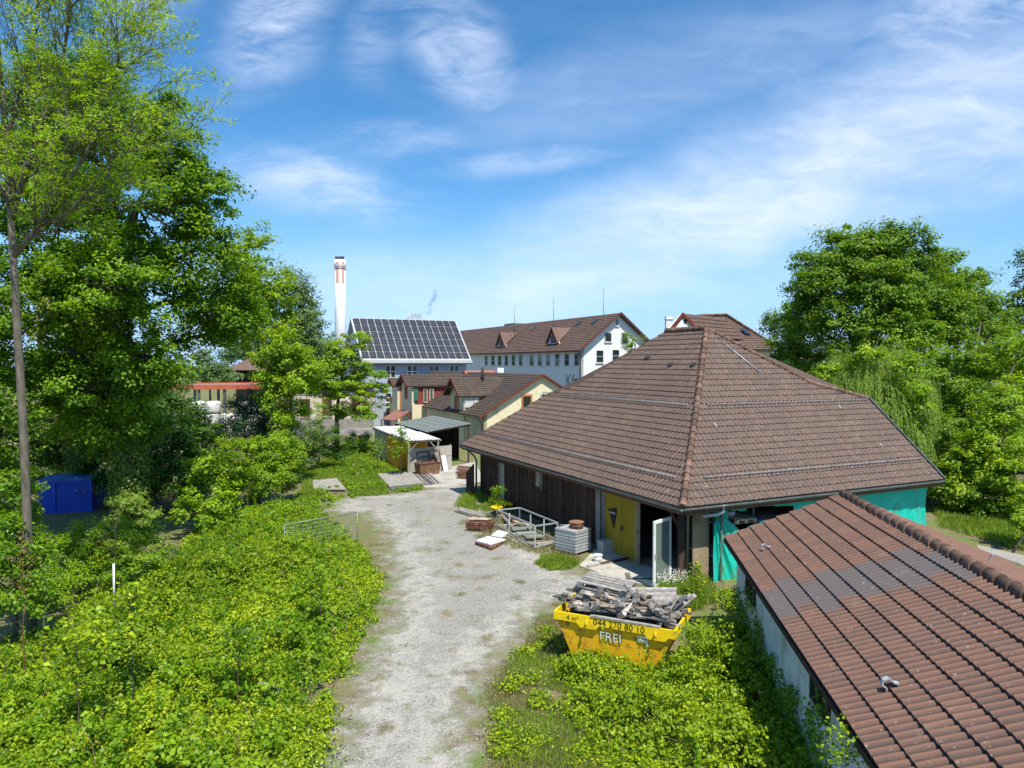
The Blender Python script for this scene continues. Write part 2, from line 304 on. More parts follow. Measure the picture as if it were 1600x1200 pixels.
# ------------------------------------------------------------------ grid of the yard: all older buildings share these axes
UL = Vector((-.428, .903, 0)).normalized(); UR = Vector((UL.y, -UL.x, 0))
ANG = math.atan2(UR.y, UR.x)
class Frame:
    def __init__(s, o, a, b): s.o = Vector(o); s.a = Vector(a); s.b = Vector(b)
    def __call__(s, a, b, z): return s.o+s.a*a+s.b*b+Vector((0, 0, z-s.o.z))
def tiles(name, mat, parent, A, B, C, Dd, course=.3, wave=.15, ns=6, amp=.022, step=.03, tw=.3, seed=1, band=None, thick=.09):
    """real overlapping courses on the trapezoid A,B (eave) Dd,C (top)"""
    rg = np.random.default_rng(seed)
    A, B, C, Dd = (np.array(p, dtype=float) for p in (A, B, C, Dd))
    Lw = np.linalg.norm(B-A); U = (B-A)/Lw; w = Dd-A if np.linalg.norm(Dd-A) > np.linalg.norm(C-A)*.0+1e-6 else C-A
    Vv = w-U*(w@U); H = np.linalg.norm(Vv); Vv /= H; Nn = np.cross(U, Vv)
    if Nn[2] < 0: Nn = -Nn
    uD, uC = (Dd-A)@U, (C-A)@U
    n = max(1, round(H/course)); h = H/n
    lo0, hi0 = min(0, uD), max(Lw, uC)
    m = int(math.ceil((hi0-lo0)/wave*ns)) if wave else int(math.ceil((hi0-lo0)/tw))
    us = np.linspace(lo0, hi0, m+1)
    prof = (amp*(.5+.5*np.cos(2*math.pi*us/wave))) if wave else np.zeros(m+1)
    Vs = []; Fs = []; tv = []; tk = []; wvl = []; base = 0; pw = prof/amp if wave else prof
    colid = np.floor((us[:-1]+us[1:])/2/tw).astype(int)-int(math.floor(lo0/tw))
    ncol = colid.max()+1
    for k in range(n):
        rv = rg.random(ncol); jit = np.repeat(0, 1)
        tl = rg.normal(0, .0035, ncol); tilt = np.append(tl[colid], tl[colid[-1]])
        for (v0, o0, p0, v1, o1, p1) in ((k*h, -.012, 0, k*h, step, 1), (k*h, step, 1, (k+1)*h+.0, .0, 1)):
            for (v, of, pf) in ((v0, o0, p0), (v1, o1, p1)):
                t = v/H; a, b = uD*t, Lw+(uC-Lw)*t
                uu = np.clip(us, a, b)
                P = A+uu[:, None]*U+v*Vv+(of+prof*pf+tilt*(pf if of > 0 else 0))[:, None]*Nn
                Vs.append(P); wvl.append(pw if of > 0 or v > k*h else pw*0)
            i = np.arange(m); f = np.stack([base+i, base+i+1, base+m+1+i+1, base+m+1+i], 1)
            w0 = np.linalg.norm(Vs[-2][1:]-Vs[-2][:-1], axis=1)+np.linalg.norm(Vs[-1][1:]-Vs[-1][:-1], axis=1)
            ok = w0 > 1e-5
            Fs.append(f[ok]); tv.append(rv[colid][ok])
            if band:
                s_ = band(k, n); tk.append(((colid >= s_[0]) & (colid < s_[1])).astype(float)[ok])
            else: tk.append(np.zeros(ok.sum()))
            base += 2*(m+1)
    # soffit slab closing it from below
    lowv = np.array([A, B, C, Dd])-Nn*.02; low2 = lowv-Nn*thick
    Vs.append(lowv); Vs.append(low2)
    q = np.array([[base+4, base+7, base+6, base+5], [base, base+1, base+5, base+4], [base+1, base+2, base+6, base+5], [base+2, base+3, base+7, base+6], [base+3, base, base+4, base+7]])
    Fs.append(q); tv.append(np.full(5, .5)); tk.append(np.zeros(5))
    wvl.append(np.full(8, .5)); V = np.concatenate(Vs); F = np.concatenate(Fs)
    return npmesh(name, V, F, mat, parent, fattr={'tv': np.concatenate(tv), 'tk': np.concatenate(tk)}, vattr={'wv': np.concatenate(wvl)})
def caps(name, mat, parent, pts, r=.12, ln=.38, lift=.03):
    mb = MB()
    for p0, p1 in zip(pts[:-1], pts[1:]):
        p0, p1 = Vector(p0), Vector(p1); L_ = (p1-p0).length; n = max(1, int(L_/ln)); d = (p1-p0)/n
        for i in range(n):
            a = p0+d*i+Vector((0, 0, lift-.04)); b = p0+d*(i+1.12)+Vector((0, 0, lift-.04))
            mb.tube([a, a+d*.12, b], [r*1.12, r*1.1, r*.88], 12)
    return mb.build(name, mat, parent)
def gutter(name, parent, p0, p1, r=.07):
    p0, p1 = Vector(p0), Vector(p1); d = (p1-p0).normalized(); s = d.cross(Vector((0, 0, 1))); n = 8; vs = []; fs = []
    for p in (p0, p1):
        for rr in (r, r*.86):
            for j in range(n+1):
                t = math.pi*j/n; vs.append(p+s*math.cos(t)*rr-Vector((0, 0, 1))*math.sin(t)*rr)
    k = n+1
    for j in range(n):
        fs.append((j, j+1, 2*k+j+1, 2*k+j)); fs.append((k+j, 3*k+j, 3*k+j+1, k+j+1)); fs.append((j, k+j, k+j+1, j+1)); fs.append((2*k+j, 2*k+j+1, 3*k+j+1, 3*k+j))
    fs += [(0, 2*k, 3*k, k), (n, k+n, 3*k+n, 2*k+n)]
    return MB().add(vs, fs, .5, False).build(name, M_gutter, parent)
def boards(mb, P0, P1, z0, z1, nrm, w=.17, t=.025, ztop=None, jz=.0, gap=.006):
    """vertical boards from P0 to P1; z1 may be a function of distance"""
    P0, P1 = Vector(P0), Vector(P1); d = P1-P0; L_ = d.length; d = d/L_; n = max(1, int(L_/w)); w = L_/n; nrm = Vector(nrm)
    for i in range(n):
        c = P0+d*(w*(i+.5)); top = z1(w*(i+.5)) if callable(z1) else z1; zz0 = z0+RNG.uniform(0, jz)
        mb.bar(Vector((c.x, c.y, zz0))+nrm*RNG.uniform(0, .012), Vector((c.x, c.y, top))+nrm*RNG.uniform(0, .012), w-gap, t, up=nrm)
def wall_quad(mb, P0, P1, z0, z1, nrm, t=.2):
    """thick wall with outer face on P0-P1; nrm points outward"""
    a, b = Vector(P0), Vector(P1); nrm = Vector(nrm)
    mb.prism([(a.x, a.y, z0), (b.x, b.y, z0), (b.x, b.y, z1), (a.x, a.y, z1)], -nrm*t)
def window(parent, c, xd, w, h, nrm, fm, gm, bars=(1, 1), fr=.06, depth=.06, sill=None, name='window', framename='frame', recess=True, mull=.03):
    """window part: dark reveal + pane, child frame"""
    c = Vector(c); xd = Vector(xd).normalized(); nrm = Vector(nrm).normalized(); rot = Matrix((xd, nrm, Vector((0, 0, 1)))).transposed()
    p = MB().box(c+nrm*.012, (w, .02, h), rot).build(name, gm, parent)
    f = MB()
    for s in (-1, 1):
        f.box(c+xd*s*(w/2-fr/2)+nrm*.03, (fr, depth, h), rot); f.box(c+Vector((0, 0, s*(h/2-fr/2)))+nrm*.032, (w-2*fr, depth, fr), rot)
    for i in range(bars[0]): f.box(c+xd*(w*((i+1)/(bars[0]+1)-.5))+nrm*.03, (mull, depth*.8, h-2*fr), rot)
    for j in range(bars[1]): f.box(c+Vector((0, 0, h*((j+1)/(bars[1]+1)-.5)))+nrm*.028, (w-2*fr, depth*.7, mull), rot)
    f.build(framename, fm, p)
    if sill is not None: MB().box(c+Vector((0, 0, -h/2-.03))+nrm*.06, (w+.12, .16, .06), rot).build('sill', sill, p)
    return p
# ================================================================== BARN
ZE, ZK, ZR = 2.6, 5.5, 8.4
C0 = G(1068, 793, ZE); EL_ = G(720, 693, ZE); ER_ = G(1475, 748, ZE)
C0 = Vector((5.17, 21.4, ZE)); BF = Frame((C0.x, C0.y, 0), UL, UR)
LA, LB = 18.5, 12.3
NL, NR = -UR, -UL       # outward normals of the left wall and of the front (right) wall
barn = thing('barn', 'big old barn with dark board walls under a brown tiled hipped roof', 'barn', BF(9, 6, 0))
E0, EL, ER = BF(0, 0, ZE), BF(LA, 0, ZE), BF(0, LB, ZE)
K0, KL, KR = BF(3.3, 3.3, ZK), BF(14.37, 3.3, ZK), BF(3.3, LB, ZK)
P0, P1 = BF(6.15, 6.15, ZR), BF(8.81, 6.15, ZR)
sl_u = (ZR-ZK)/(6.15-3.3)
def up_l(a, b): return BF(a, b, ZK+(b-3.3)*sl_u)
def up_r(a, b): return BF(a, b, ZK+(a-3.3)*sl_u)
M1 = up_r(3.92, 9.77); M2 = up_l(12.6, 3.66)
tiles('roof_left_lower', M_tile, barn, E0, EL, KL, K0, wave=.2, tw=.2, ns=7, amp=.04, seed=1)
h2 = up_l(3.66, 3.66)
tiles('roof_left_middle', M_tile, barn, K0, KL, M2, h2, wave=.2, tw=.2, ns=7, amp=.04, seed=2)
tiles('roof_left_upper', M_tile, barn, h2, M2, P1, P0, wave=.2, tw=.2, ns=7, amp=.04, seed=3)
tiles('roof_front_lower', M_tile, barn, E0, ER, KR, K0, wave=.2, tw=.2, ns=7, amp=.04, seed=4)
h3 = up_r(3.92, 3.92)
tiles('roof_front_middle', M_tile, barn, K0, KR, M1, h3, wave=.2, tw=.2, ns=7, amp=.04, seed=5)
tiles('roof_front_upper', M_tile, barn, h3, M1, P0+UR*.01, P0, wave=.2, tw=.2, ns=7, amp=.04, seed=6)
bl, bk = BF(LA, LB, ZE), BF(LA-3.3, LB, ZK)
mb = MB()
for q in ([EL, bl, bk, KL], [KL, bk, P1], [KL, P1, M2], [KR, bk, P1, P0], [KR, P0, M1]):
    n = (q[1]-q[0]).cross(q[2]-q[0]).normalized(); n = n if n.z > 0 else -n
    mb.prism([p-n*.02 for p in q], -n*.08)
mb.build('roof_rear', M_tile_d, barn)
for o in barn.children:
    if o.name.startswith('roof_'): o.name = 'roof'
up = Vector((0, 0, .05))
caps('hip_cap', M_cap, barn, [E0+up, K0+up, P0+up], .105, .36)
caps('hip_cap', M_cap, barn, [KR+up, M1+up, P0+up], .085, .36)
caps('hip_cap', M_cap, barn, [EL, KL, M2, P1], .08, .36, 0)
caps('ridge_cap', M_cap, barn, [P1+up, P0+up], .12, .36)
MB().bar(ER+Vector((0, 0, .02))+UR*.03, KR+Vector((0, 0, .02))+UR*.03, .06, .16).build('verge_trim', M_gutter, barn)
gutter('gutter', barn, E0-UR*.08+Vector((0, 0, -.03))-UL*.1, EL-UR*.08+Vector((0, 0, -.03)))
gutter('gutter', barn, E0-UL*.08+Vector((0, 0, -.03))-UR*.1, ER-UL*.08+Vector((0, 0, -.03)))
mb = MB(); mb.bar(BF(.06, .06, ZE-.16), BF(LA, .06, ZE-.16), .04, .16); mb.bar(BF(.06, .1, ZE-.16), BF(.06, LB, ZE-.16), .04, .16); mb.build('fascia', M_brownpaint, barn)
# snow guards
def snow_guard(p0, p1, nrm, along):
    mb = MB(); p0, p1 = Vector(p0), Vector(p1); L_ = (p1-p0).length; nrm = Vector(nrm).normalized(); n = int(L_/.9)
    for s in (.07, .12): mb.tube([p0+nrm*s, p1+nrm*s], .011, 6)
    for i in range(n+1):
        c = p0+(p1-p0)*(i/n); mb.bar(c-nrm*.02, c+nrm*.14, .012, .035, up=along); mb.bar(c+nrm*.035, c+nrm*.035+along*.16, .02, .01)
    return mb.build('snow_guard', M_dull, barn)
nl = Vector((-UR.x*(ZK-ZE), -UR.y*(ZK-ZE), 3.3)).normalized(); nr = Vector((-UL.x*(ZK-ZE), -UL.y*(ZK-ZE), 3.3)).normalized()
def lowl(a, b): return BF(a, b, ZE+b*(ZK-ZE)/3.3)
def lowr(a, b): return BF(a, b, ZE+a*(ZK-ZE)/3.3)
al = (lowl(0, 1)-lowl(0, 0)).normalized(); ar = (lowr(1, 0)-lowr(0, 0)).normalized()
snow_guard(lowl(1.3, .75), lowl(17.5, .75), nl, al); snow_guard(lowl(3.7, 3.2), lowl(15.0, 3.2), nl, al)
snow_guard(lowr(.75, 1.4), lowr(.75, 12.0), nr, ar); snow_guard(lowr(3.2, 3.6), lowr(3.2, 12.1), nr, ar)
for p in (lowr(1.3, 10.6), lowr(2.9, 10.2), lowr(2.4, 3.4)): MB().bar(p+nr*.05, p+nr*.05+ar*.18, .05, .03).build('roof_hook', M_galv, barn)
for a, b in ((5.0, 4.6), (6.4, 4.6), (8.4, 4.9)):
    mb = MB(); p = up_l(a, b); nn = Vector((-UR.x*sl_u, -UR.y*sl_u, 1)).normalized(); mb.prism([p+nn*.07, p+nn*.07+UL*.28, p+nn*.07+UL*.28+(up_l(0, 1)-up_l(0, 0))*.12, p+nn*.07+(up_l(0, 1)-up_l(0, 0))*.12], nn*.02); mb.build('vent_tile', M_dark, barn)
MB().tube([up_r(4.2, 7.4)+up*2.2, up_r(5.5, 6.45)+up*2.2], .018, 6).build('lightning_rod', M_galv, barn)
# walls
ztw = ZE+.35
wb = .6; xa = .8
mb = MB(); boards(mb, BF(5.75, wb, 0), BF(17.2, wb, 0), .12, ztw, NL, .19); mb.build('board_wall', M_dkwood, barn)
mb = MB(); boards(mb, BF(5.25, wb+.05, 0), BF(5.75, wb+.05, 0), .12, ztw, NL, .25); mb.bar(BF(5.62, wb-.06, 0.1), BF(5.62, wb-.06, ztw), .16, .16); mb.build('post', M_greywood, barn)
mb = MB(); mb.bar(BF(3.15, wb, 0), BF(3.15, wb, ztw), .22, .14); mb.build('post', M_ply, barn)
mb = MB(); mb.bar(BF(xa, wb, 0), BF(xa, wb, ztw), .2, .2); mb.bar(BF(xa, wb, 1.7), BF(xa+.9, wb, 2.6), .1, .12); mb.bar(BF(xa, wb, 1.7), BF(xa, wb+.7, 2.5), .1, .12); mb.build('post', M_dkwood, barn)
mb = MB(); mb.bar(BF(xa-.1, wb-.02, 2.55), BF(17.2, wb-.02, 2.55), .16, .2); mb.bar(BF(xa-.02, wb, 2.55), BF(xa-.02, 11.9, 2.55), .16, .2); mb.build('beam', M_dkwood, barn)
mb = MB(); wall_quad(mb, BF(5.25, wb+.04, 0), BF(17.2, wb+.04, 0), 0, .14, NL, .2); wall_quad(mb, BF(17.2, wb, 0), BF(17.2, 11.9, 0), 0, ztw, UL, .12); wall_quad(mb, BF(17.2, 11.9, 0), BF(xa, 11.9, 0), 0, ztw, UR, .12)
mb.prism([BF(xa, 11.9, ztw), BF(17.2, 11.9, ztw), BF(15, 11.9, ZK-.1), BF(3.3, 11.9, ZK-.1)], -UR*.12)
wall_quad(mb, BF(6.8, wb+.2, 0), BF(6.8, 11.7, 0), 0, ztw, NR, .12); mb.build('inner_wall', M_dkwood, barn)
mb = MB(); mb.prism([BF(xa, wb, .0), BF(17, wb, .0), BF(17, 11.8, .0), BF(xa, 11.8, .0)], (0, 0, .02)); mb.build('floor', M_conc_d, barn)
# narrow plank door and boarded opening, horizontal battens
mb = MB(); boards(mb, BF(14.1, wb-.05, 0), BF(14.75, wb-.05, 0), .15, 2.1, NL, .22); mb.build('plank_door', M_greywood, barn)
mb = MB(); boards(mb, BF(10.35, wb-.05, 0), BF(10.75, wb-.05, 0), 1.55, 2.3, NL, .2); mb.build('boarded_hatch', M_palewood, barn)
for a0, a1, z in ((9.2, 10.2, 1.35), (7.6, 8.5, 1.25), (15.3, 16.1, 1.7), (11.6, 12.5, 1.9)): MB().bar(BF(a0, wb-.06, z), BF(a1, wb-.06, z), .03, .05).build('batten', M_dkwood, barn)
MB().bar(BF(10.2, wb-.07, 1.45), BF(10.2, wb-.07, 2.35), .06, .06).build('batten', M_greywood, barn)
MB().prism([BF(17.0, .1, 0), BF(18.0, .1, 0), BF(18.0, .1, 1.15), BF(17.0, .1, 1.75)], UR*.06).build('side_panel', M_dkwood, barn)
# yellow double door
yd = MB(); 
for a0, a1 in ((3.28, 4.2), (4.22, 5.2)): yd.prism([BF(a0, wb+.02, .06), BF(a1, wb+.02, .06), BF(a1, wb+.02, 2.2), BF(a0, wb+.02, 2.2)], UR*.05)
yd = yd.build('yellow_door', M_doory, barn)
MB().box(BF(4.1, wb-.03, 1.05), (.05, .05, .16), ANG).tube([BF(4.1, wb-.06, 1.08), BF(3.98, wb-.06, 1.08)], .012, 6).build('handle', M_dark, yd)
MB().prism([BF(4.42, wb, 1.72), BF(5.0, wb, 1.6), BF(4.62, wb, .92)], NL*.006).build('emblem', M_black, yd)
mb = MB(); [mb.box(BF(4.83-.09*k, wb-.012, 1.5), (.06, .004, .05), math.atan2(UL.y, UL.x)) for k in range(4)]; mb.build('emblem_stripe', M_whitep, yd)
# plywood, downpipes
MB().prism([BF(.66, .95, 0), BF(.66, 1.62, 0), BF(.66, 1.62, 2.5), BF(.66, .95, 2.5)], UL*.03).build('plywood_panel', M_ply, barn)
mb = MB(); mb.tube([BF(LA-.7, -.05, 2.5), BF(LA-.8, .1, 2.35), BF(17.5, .35, 2.1), BF(17.35, .42, 1.9), BF(17.35, .42, 0)], .05, 8); mb.build('downpipe', M_gutter, barn)
mb = MB(); mb.tube([BF(.02, .95, 2.5), BF(.3, .9, 2.3), BF(.62, .72, 2.2), BF(.64, .72, 0)], .05, 8); mb.build('downpipe', M_gutter, barn)
mb = MB(); mb.tube([BF(.0, 1.6, 2.55), BF(.0, 1.6, 2.35), BF(.1, 1.45, 2.25), BF(.2, .95, 2.22)], .055, 8); mb.build('downpipe', M_galv, barn)
# ---- green tarpaulin on the front side
def tarp():
    nu, nz = 240, 60; rg = np.random.default_rng(3); us = np.concatenate([np.linspace(1.6, 3.6, 110), np.linspace(3.63, 11.95, 130)]); ts = np.linspace(0, 1, nz)
    V = np.zeros((nu, nz, 3))
    for i, b in enumerate(us):
        zb = -.0 if b < 3 else (.35+.1*math.sin(b*2) if b < 8 else .55+.05*math.sin(b*3))
        ph = b*3.1+.7*math.sin(b*1.7)
        for j, t in enumerate(ts):
            z = 2.5+(zb-2.5)*t
            fold = .05*math.sin(ph*2.2+1.6*t)*(0.25+t)+.03*math.sin(ph*5.3+t*3-b*t)*(.3+t)+.02*math.sin(9*t+b*1.3)
            dia = .05*math.sin((b*2.2+z*3.2)*3.0)*math.exp(-((b-2.3)/1.2)**2)
            an = math.atan2(2.55-z, b-1.5); rad = .035*math.sin(an*34+b)*math.exp(-max(0, b-2.2)/1.6)+.02*math.sin(an*71)*math.exp(-max(0, b-2.2)/1.2)
            p = BF(.42+fold*.5+rad, b, z+.02*math.sin(b*1.9)*(1-t)); V[i, j] = p
    F = []
    for i in range(nu-1):
        for j in range(nz-1):
            b, z = us[i], 2.5+(0.2-2.5)*ts[j]
            up_ = 2.30+.04*math.sin(b*4) if b < 3.7 else 2.22+.06*math.sin(b*2.4); lo = 2.2-max(0, (b-1.95))*.75 if b < 2.7 else 1.62+.1*math.sin(b*2)
            if 2.15 < b < 5.0 and lo < z < up_: continue
            F.append((i*nz+j, (i+1)*nz+j, (i+1)*nz+j+1, i*nz+j+1))
    V = V.reshape(-1, 3); F = np.array(F); back = V+np.array(UL)*.008
    o = npmesh('tarpaulin', np.concatenate([V, back]), np.concatenate([F, F[:, ::-1]+len(V)]), M_tarp, None, smooth=True)
    tag(o, 'torn green tarpaulin sheet hung along the open front side of the barn', 'tarpaulin')
tarp()
# pallets and load seen through the tear
def pallet_mesh(mb, L_=1.2, W_=.8, pvb=0):
    for y in (-W_/2+.05, 0, W_/2-.05):
        mb.box((0, y, .011), (L_, .1, .022))
        for x in (-L_/2+.07, 0, L_/2-.07): mb.box((x, y, .06), (.14, .1, .075))
    for x in (-L_/2+.07, 0, L_/2-.07): mb.box((x, 0, .108), (.14, W_, .02))
    for i in range(5): mb.box((0, -W_/2+.07+i*(W_-.14)/4, .13), (L_, .13, .022))
def pallet(name, label, loc, rot, mat, group=None):
    mb = MB(); pallet_mesh(mb); o = mb.build(name, mat, None); o.location = loc; o.rotation_euler = rot; return tag(o, label, 'pallet', group)
tag(MB().bar(BF(.36, 1.86, .02), BF(.36, 1.86, 2.4), .05, .05).build('batten_pole', M_greywood), 'thin grey pole holding the tarpaulin against the barn corner', 'pole')
pallet('pallet', 'pale pallet lying on the load inside the torn tarpaulin opening', BF(.95, 2.95, 1.78), (0, 0, ANG+1.5), M_palewood)
t = thing('racking', 'dark rack of shelves behind the tear in the tarpaulin', 'rack', BF(1.6, 4, 0))
mb = MB()
for b in (2.2, 3.9, 5.6):
    mb = MB(); mb.bar(BF(1.1, b, .02), BF(1.1, b, 2.3), .07, .07); mb.bar(BF(2.2, b, .02), BF(2.2, b, 2.3), .07, .07); mb.bar(BF(1.1, b, 2.2), BF(2.2, b, 2.2), .05, .05); mb.build('upright', M_gutter, t)
mb = MB()
for z in (.6, 1.7): mb.prism([BF(.62, 2.1, z), BF(.62, 5.7, z), BF(2.25, 5.7, z), BF(2.25, 2.1, z)], (0, 0, .04))
mb.build('shelf', M_greywood, t)
o = MB().tube([BF(1.2, 2.75, 1.93), BF(1.2, 2.75, 2.05), BF(1.2, 2.75, 2.07)], [.33, .33, .30], 20).build('tub', M_whiteold); tag(o, 'pale round tub lying on the pallet inside the barn opening', 'tub')
# ---- open glazed door leaf at the corner
gd = thing('glazed_door', 'tall white framed glass door leaf leaning beside the corner post', 'door', G(1022, 921))
a, b = G(1022, 921), G(1058, 905); a.z = b.z = .0; dd = (b-a); dd.normalize(); b = a+dd*.95; zt = 2.12; mb = MB()
for p in (a, b): mb.bar((p.x, p.y, .03), (p.x, p.y, zt), .09, .05, up=dd.cross(Vector((0, 0, 1))))
for z in (.09, zt-.05): mb.bar(a+dd*.05+Vector((0, 0, z)), b-dd*.05+Vector((0, 0, z)), .05, .1)
mb.build('frame', M_whitep, gd)
m_, nt, N, L = ntree('thin_glass'); tr = N('ShaderNodeBsdfTransparent'); tr.inputs[0].default_value = (.55, .68, .62, 1); gl = N('ShaderNodeBsdfGlossy'); gl.inputs['Roughness'].default_value = .05; gl.inputs[0].default_value = (.8, .9, .88, 1)
df = N('ShaderNodeBsdfDiffuse'); df.inputs[0].default_value = (.30, .36, .33, 1); x1 = N('ShaderNodeMixShader'); x1.inputs[0].default_value = .25; L(df.outputs[0], x1.inputs[1]); L(gl.outputs[0], x1.inputs[2])
x2 = N('ShaderNodeMixShader'); x2.inputs[0].default_value = .55; L(tr.outputs[0], x2.inputs[1]); L(x1.outputs[0], x2.inputs[2]); o_ = N('ShaderNodeOutputMaterial'); L(x2.outputs[0], o_.inputs[0]); M_thin = m_
MB().bar(a+dd*.05+Vector((0, 0, zt/2)), b-dd*.05+Vector((0, 0, zt/2)), .012, zt-.25).build('glass_pane', M_thin, gd)
MB().box(a+Vector((0, 0, 1.05))-Vector((dd.y, -dd.x, 0))*-.05, (.03, .06, .14)).build('handle', M_galv, gd)
# ================================================================== NEAR TILED BUILDING (lower right)
FD = Vector((-.134, -.991, 0)).normalized(); FW = Vector((.991, -.134, 0)).normalized()
FF = Frame((5.47, 18.1, 0), FD, FW); FZE, FZR, FWR = 2.5, 3.7, 2.87
fs = (FZR-FZE)/FWR
near = thing('low_building', 'low white building with ribbed red brown tile roof and one greyish band of tiles', 'building', FF(6, 3, 0))
e0, e1 = FF(0, 0, FZE), FF(13, 0, FZE); r0, r1 = FF(0, FWR, FZR), FF(13, FWR, FZR)
def band(k, n): return (15+(k+1)//3-(k % 2), 20+(k+1)//3-(k % 2))
tiles('roof', M_tile_f, near, e0, e1, r1, r0, course=.345, wave=.15, ns=10, amp=.034, step=.04, seed=11, band=band)
rw = 4.4; tiles('roof', M_tile_f, near, FF(0, FWR+rw, FZR-rw*fs), FF(13, FWR+rw, FZR-rw*fs), r1, r0, course=.345, wave=.15, ns=8, amp=.034, step=.04, seed=12)
caps('ridge_cap', M_cap, near, [r1+up*.4, r0+up*.4], .115, .36)
mb = MB(); mb.bar(FF(-.03, -.02, FZE-.06), FF(13, -.02, FZE-.06), .03, .09); mb.bar(FF(-.03, 0, FZE-.06), FF(-.03, FWR, FZR-.06), .03, .13); mb.build('fascia', M_dkwood, near)
wo = .24
mb = MB(); wall_quad(mb, FF(.35, wo, 0), FF(10.9, wo, 0), 0, FZE+.02, -FW, .22); mb.prism([FF(.35, wo+.05, 0), FF(.35, 6.7, 0), FF(.35, 6.7, 1.9), FF(.35, FWR, FZR-.15), FF(.35, wo+.05, FZE-.02)], FD*.2); wall_quad(mb, FF(.55, 6.7, 0), FF(12.8, 6.7, 0), 0, 1.9, FW, .2)
mb.build('wall', M_whiteold, near)
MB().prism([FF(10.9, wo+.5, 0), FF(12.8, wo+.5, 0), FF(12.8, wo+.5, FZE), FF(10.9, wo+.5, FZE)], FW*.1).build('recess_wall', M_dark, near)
for (x0, x1, y0, y1) in ((1169, 1181, 893, 930), (1273, 1296, 1035, 1108)):
    p = PL(x0, y0, FF(0, wo, 0), FW); q = PL(x1, y1, FF(0, wo, 0), FW)
    ax = (p+q)/2; wd_ = abs((q-p).dot(FD)); z1_ = min(FZE-.2, p.z); z0_ = max(.9, q.z-.1); wd_ = max(wd_, .9)
    window(near, (ax.x, ax.y, (z0_+z1_)/2), FD, wd_, max(.7, z1_-z0_), -FW, M_dark, M_glass, (1, 0))
def hook(px, py, lab):
    p = PL(px, py, FF(0, 0, FZE), (-(FW.x)*fs, -(FW.y)*fs, 1)); n = Vector((-FW.x*fs, -FW.y*fs, 1)).normalized(); u = (FW+Vector((0, 0, fs))).normalized()
    mb = MB(); pts = [p+n*.05-u*.02, p+n*.12-u*.06, p+n*.17-u*.02, p+n*.17+u*.05, p+n*.09+u*.09, p+n*.07+u*.14]
    for q, r in zip(pts[:-1], pts[1:]): mb.bar(q, r, .014, .08, up=FD)
    mb.build('roof_hook', M_galv, near)
hook(1390, 1080, 'near'); hook(1196, 862, 'far')
n2 = Vector((FW.x*fs, FW.y*fs, 1)).normalized(); p = FF(3.6, FWR+1.6, FZR-1.6*fs); MB().bar(p+n2*.05, p+n2*.2, .05, .012, up=FW).bar(p+n2*.2, p+n2*.2+FW*.1, .05, .012).build('roof_hook', M_galv, near)
# ================================================================== SOLAR BUILDING
SZ0, SZR = 7.0, 12.3
SO = Vector((-16.6, 78.6, 0)); SF = Frame(SO, UL, UR); sL, sB = 13.2, 5.6
sol = thing('solar_building', 'grey blue clad hall with steep roof covered in dark solar panels', 'building', SF(5, 6, 0))
mb = MB()
nS = (SZR-SZ0)/sB
def sroof(a, b, off=0): 
    nn = Vector((-UL.x*nS, -UL.y*nS, 1)).normalized(); return SF(a, b, SZ0+a*nS)+nn*off
A_, B_, C_, D_ = sroof(0, 0), sroof(0, sL), sroof(sB, sL), sroof(sB, 0)
nn = Vector((-UL.x*nS, -UL.y*nS, 1)).normalized()
mb.prism([A_, B_, C_, D_], -nn*.18); n3 = Vector((UL.x*nS, UL.y*nS, 1)).normalized()
mb.prism([SF(sB, 0, SZR), SF(sB, sL, SZR), SF(2*sB, sL, SZ0), SF(2*sB, 0, SZ0)], -n3*.35); mb.build('roof', nmat('roof_sheet', [(.33, .35, .37), (.40, .42, .44)], 3, .5, 0), sol)
mb = MB(); wall_quad(mb, SF(.7, .5, 0), SF(.7, sL-.5, 0), 0, SZ0+.3, NR, .3); wall_quad(mb, SF(2*sB-.7, .5, 0), SF(2*sB-.7, sL-.5, 0), 0, SZ0+.3, UL, .3)
mb.build('wall', M_blue, sol)
mb = MB()
for b in (.5, sL-.8): mb = MB(); mb.prism([SF(.75, b, 0), SF(2*sB-.75, b, 0), SF(2*sB-.75, b, SZ0+.35), SF(sB, b, SZR-.5), SF(.75, b, SZ0+.35)], UR*.3); mb.build('gable_wall', M_white, sol)
mb = MB()
for i in range(12): mb.bar(SF(.69, 1.0+i*1.02, .1), SF(.69, 1.0+i*1.02, SZ0), .02, .03, up=UL)
mb.build('cladding_seam', nmat('seam', [(.24, .29, .35), (.28, .33, .39)], 2, .6, 0), sol)
m_, nt, N, L = ntree('solar_cells'); tc = N('ShaderNodeTexCoord'); b_ = N('ShaderNodeBsdfPrincipled'); nz = N('ShaderNodeTexNoise'); nz.inputs['Scale'].default_value = 3; L(tc.outputs['Object'], nz.inputs['Vector']); r_ = ramp(N, [(.3, (.02, .022, .03)), (.7, (.05, .053, .068))]); L(nz.outputs['Fac'], r_.inputs[0]); L(r_.outputs[0], b_.inputs['Base Color']); b_.inputs['Roughness'].default_value = .35; b_.inputs['Specular IOR Level'].default_value = .4; o_ = N('ShaderNodeOutputMaterial'); L(b_.outputs[0], o_.inputs[0]); M_pv = m_
nc, nrw = 15, 6; slope = math.sqrt(sB**2+(SZR-SZ0)**2); cw = (sL-.3)/nc; chh = (slope-.75)/nrw; us_ = (Vector((UL.x, UL.y, 0))*sB+Vector((0, 0, SZR-SZ0))).normalized()
rotp = Matrix((UR, us_, UR.cross(us_))).transposed()
for r in range(nrw):
    for c in range(nc):
        cc = A_+UR*(.15+cw*(c+.5))+us_*(.65+chh*(r+.5))+nn*.06
        MB().box(cc, (cw-.09, chh-.14, .05), rotp).build('solar_panel', M_pv, sol)
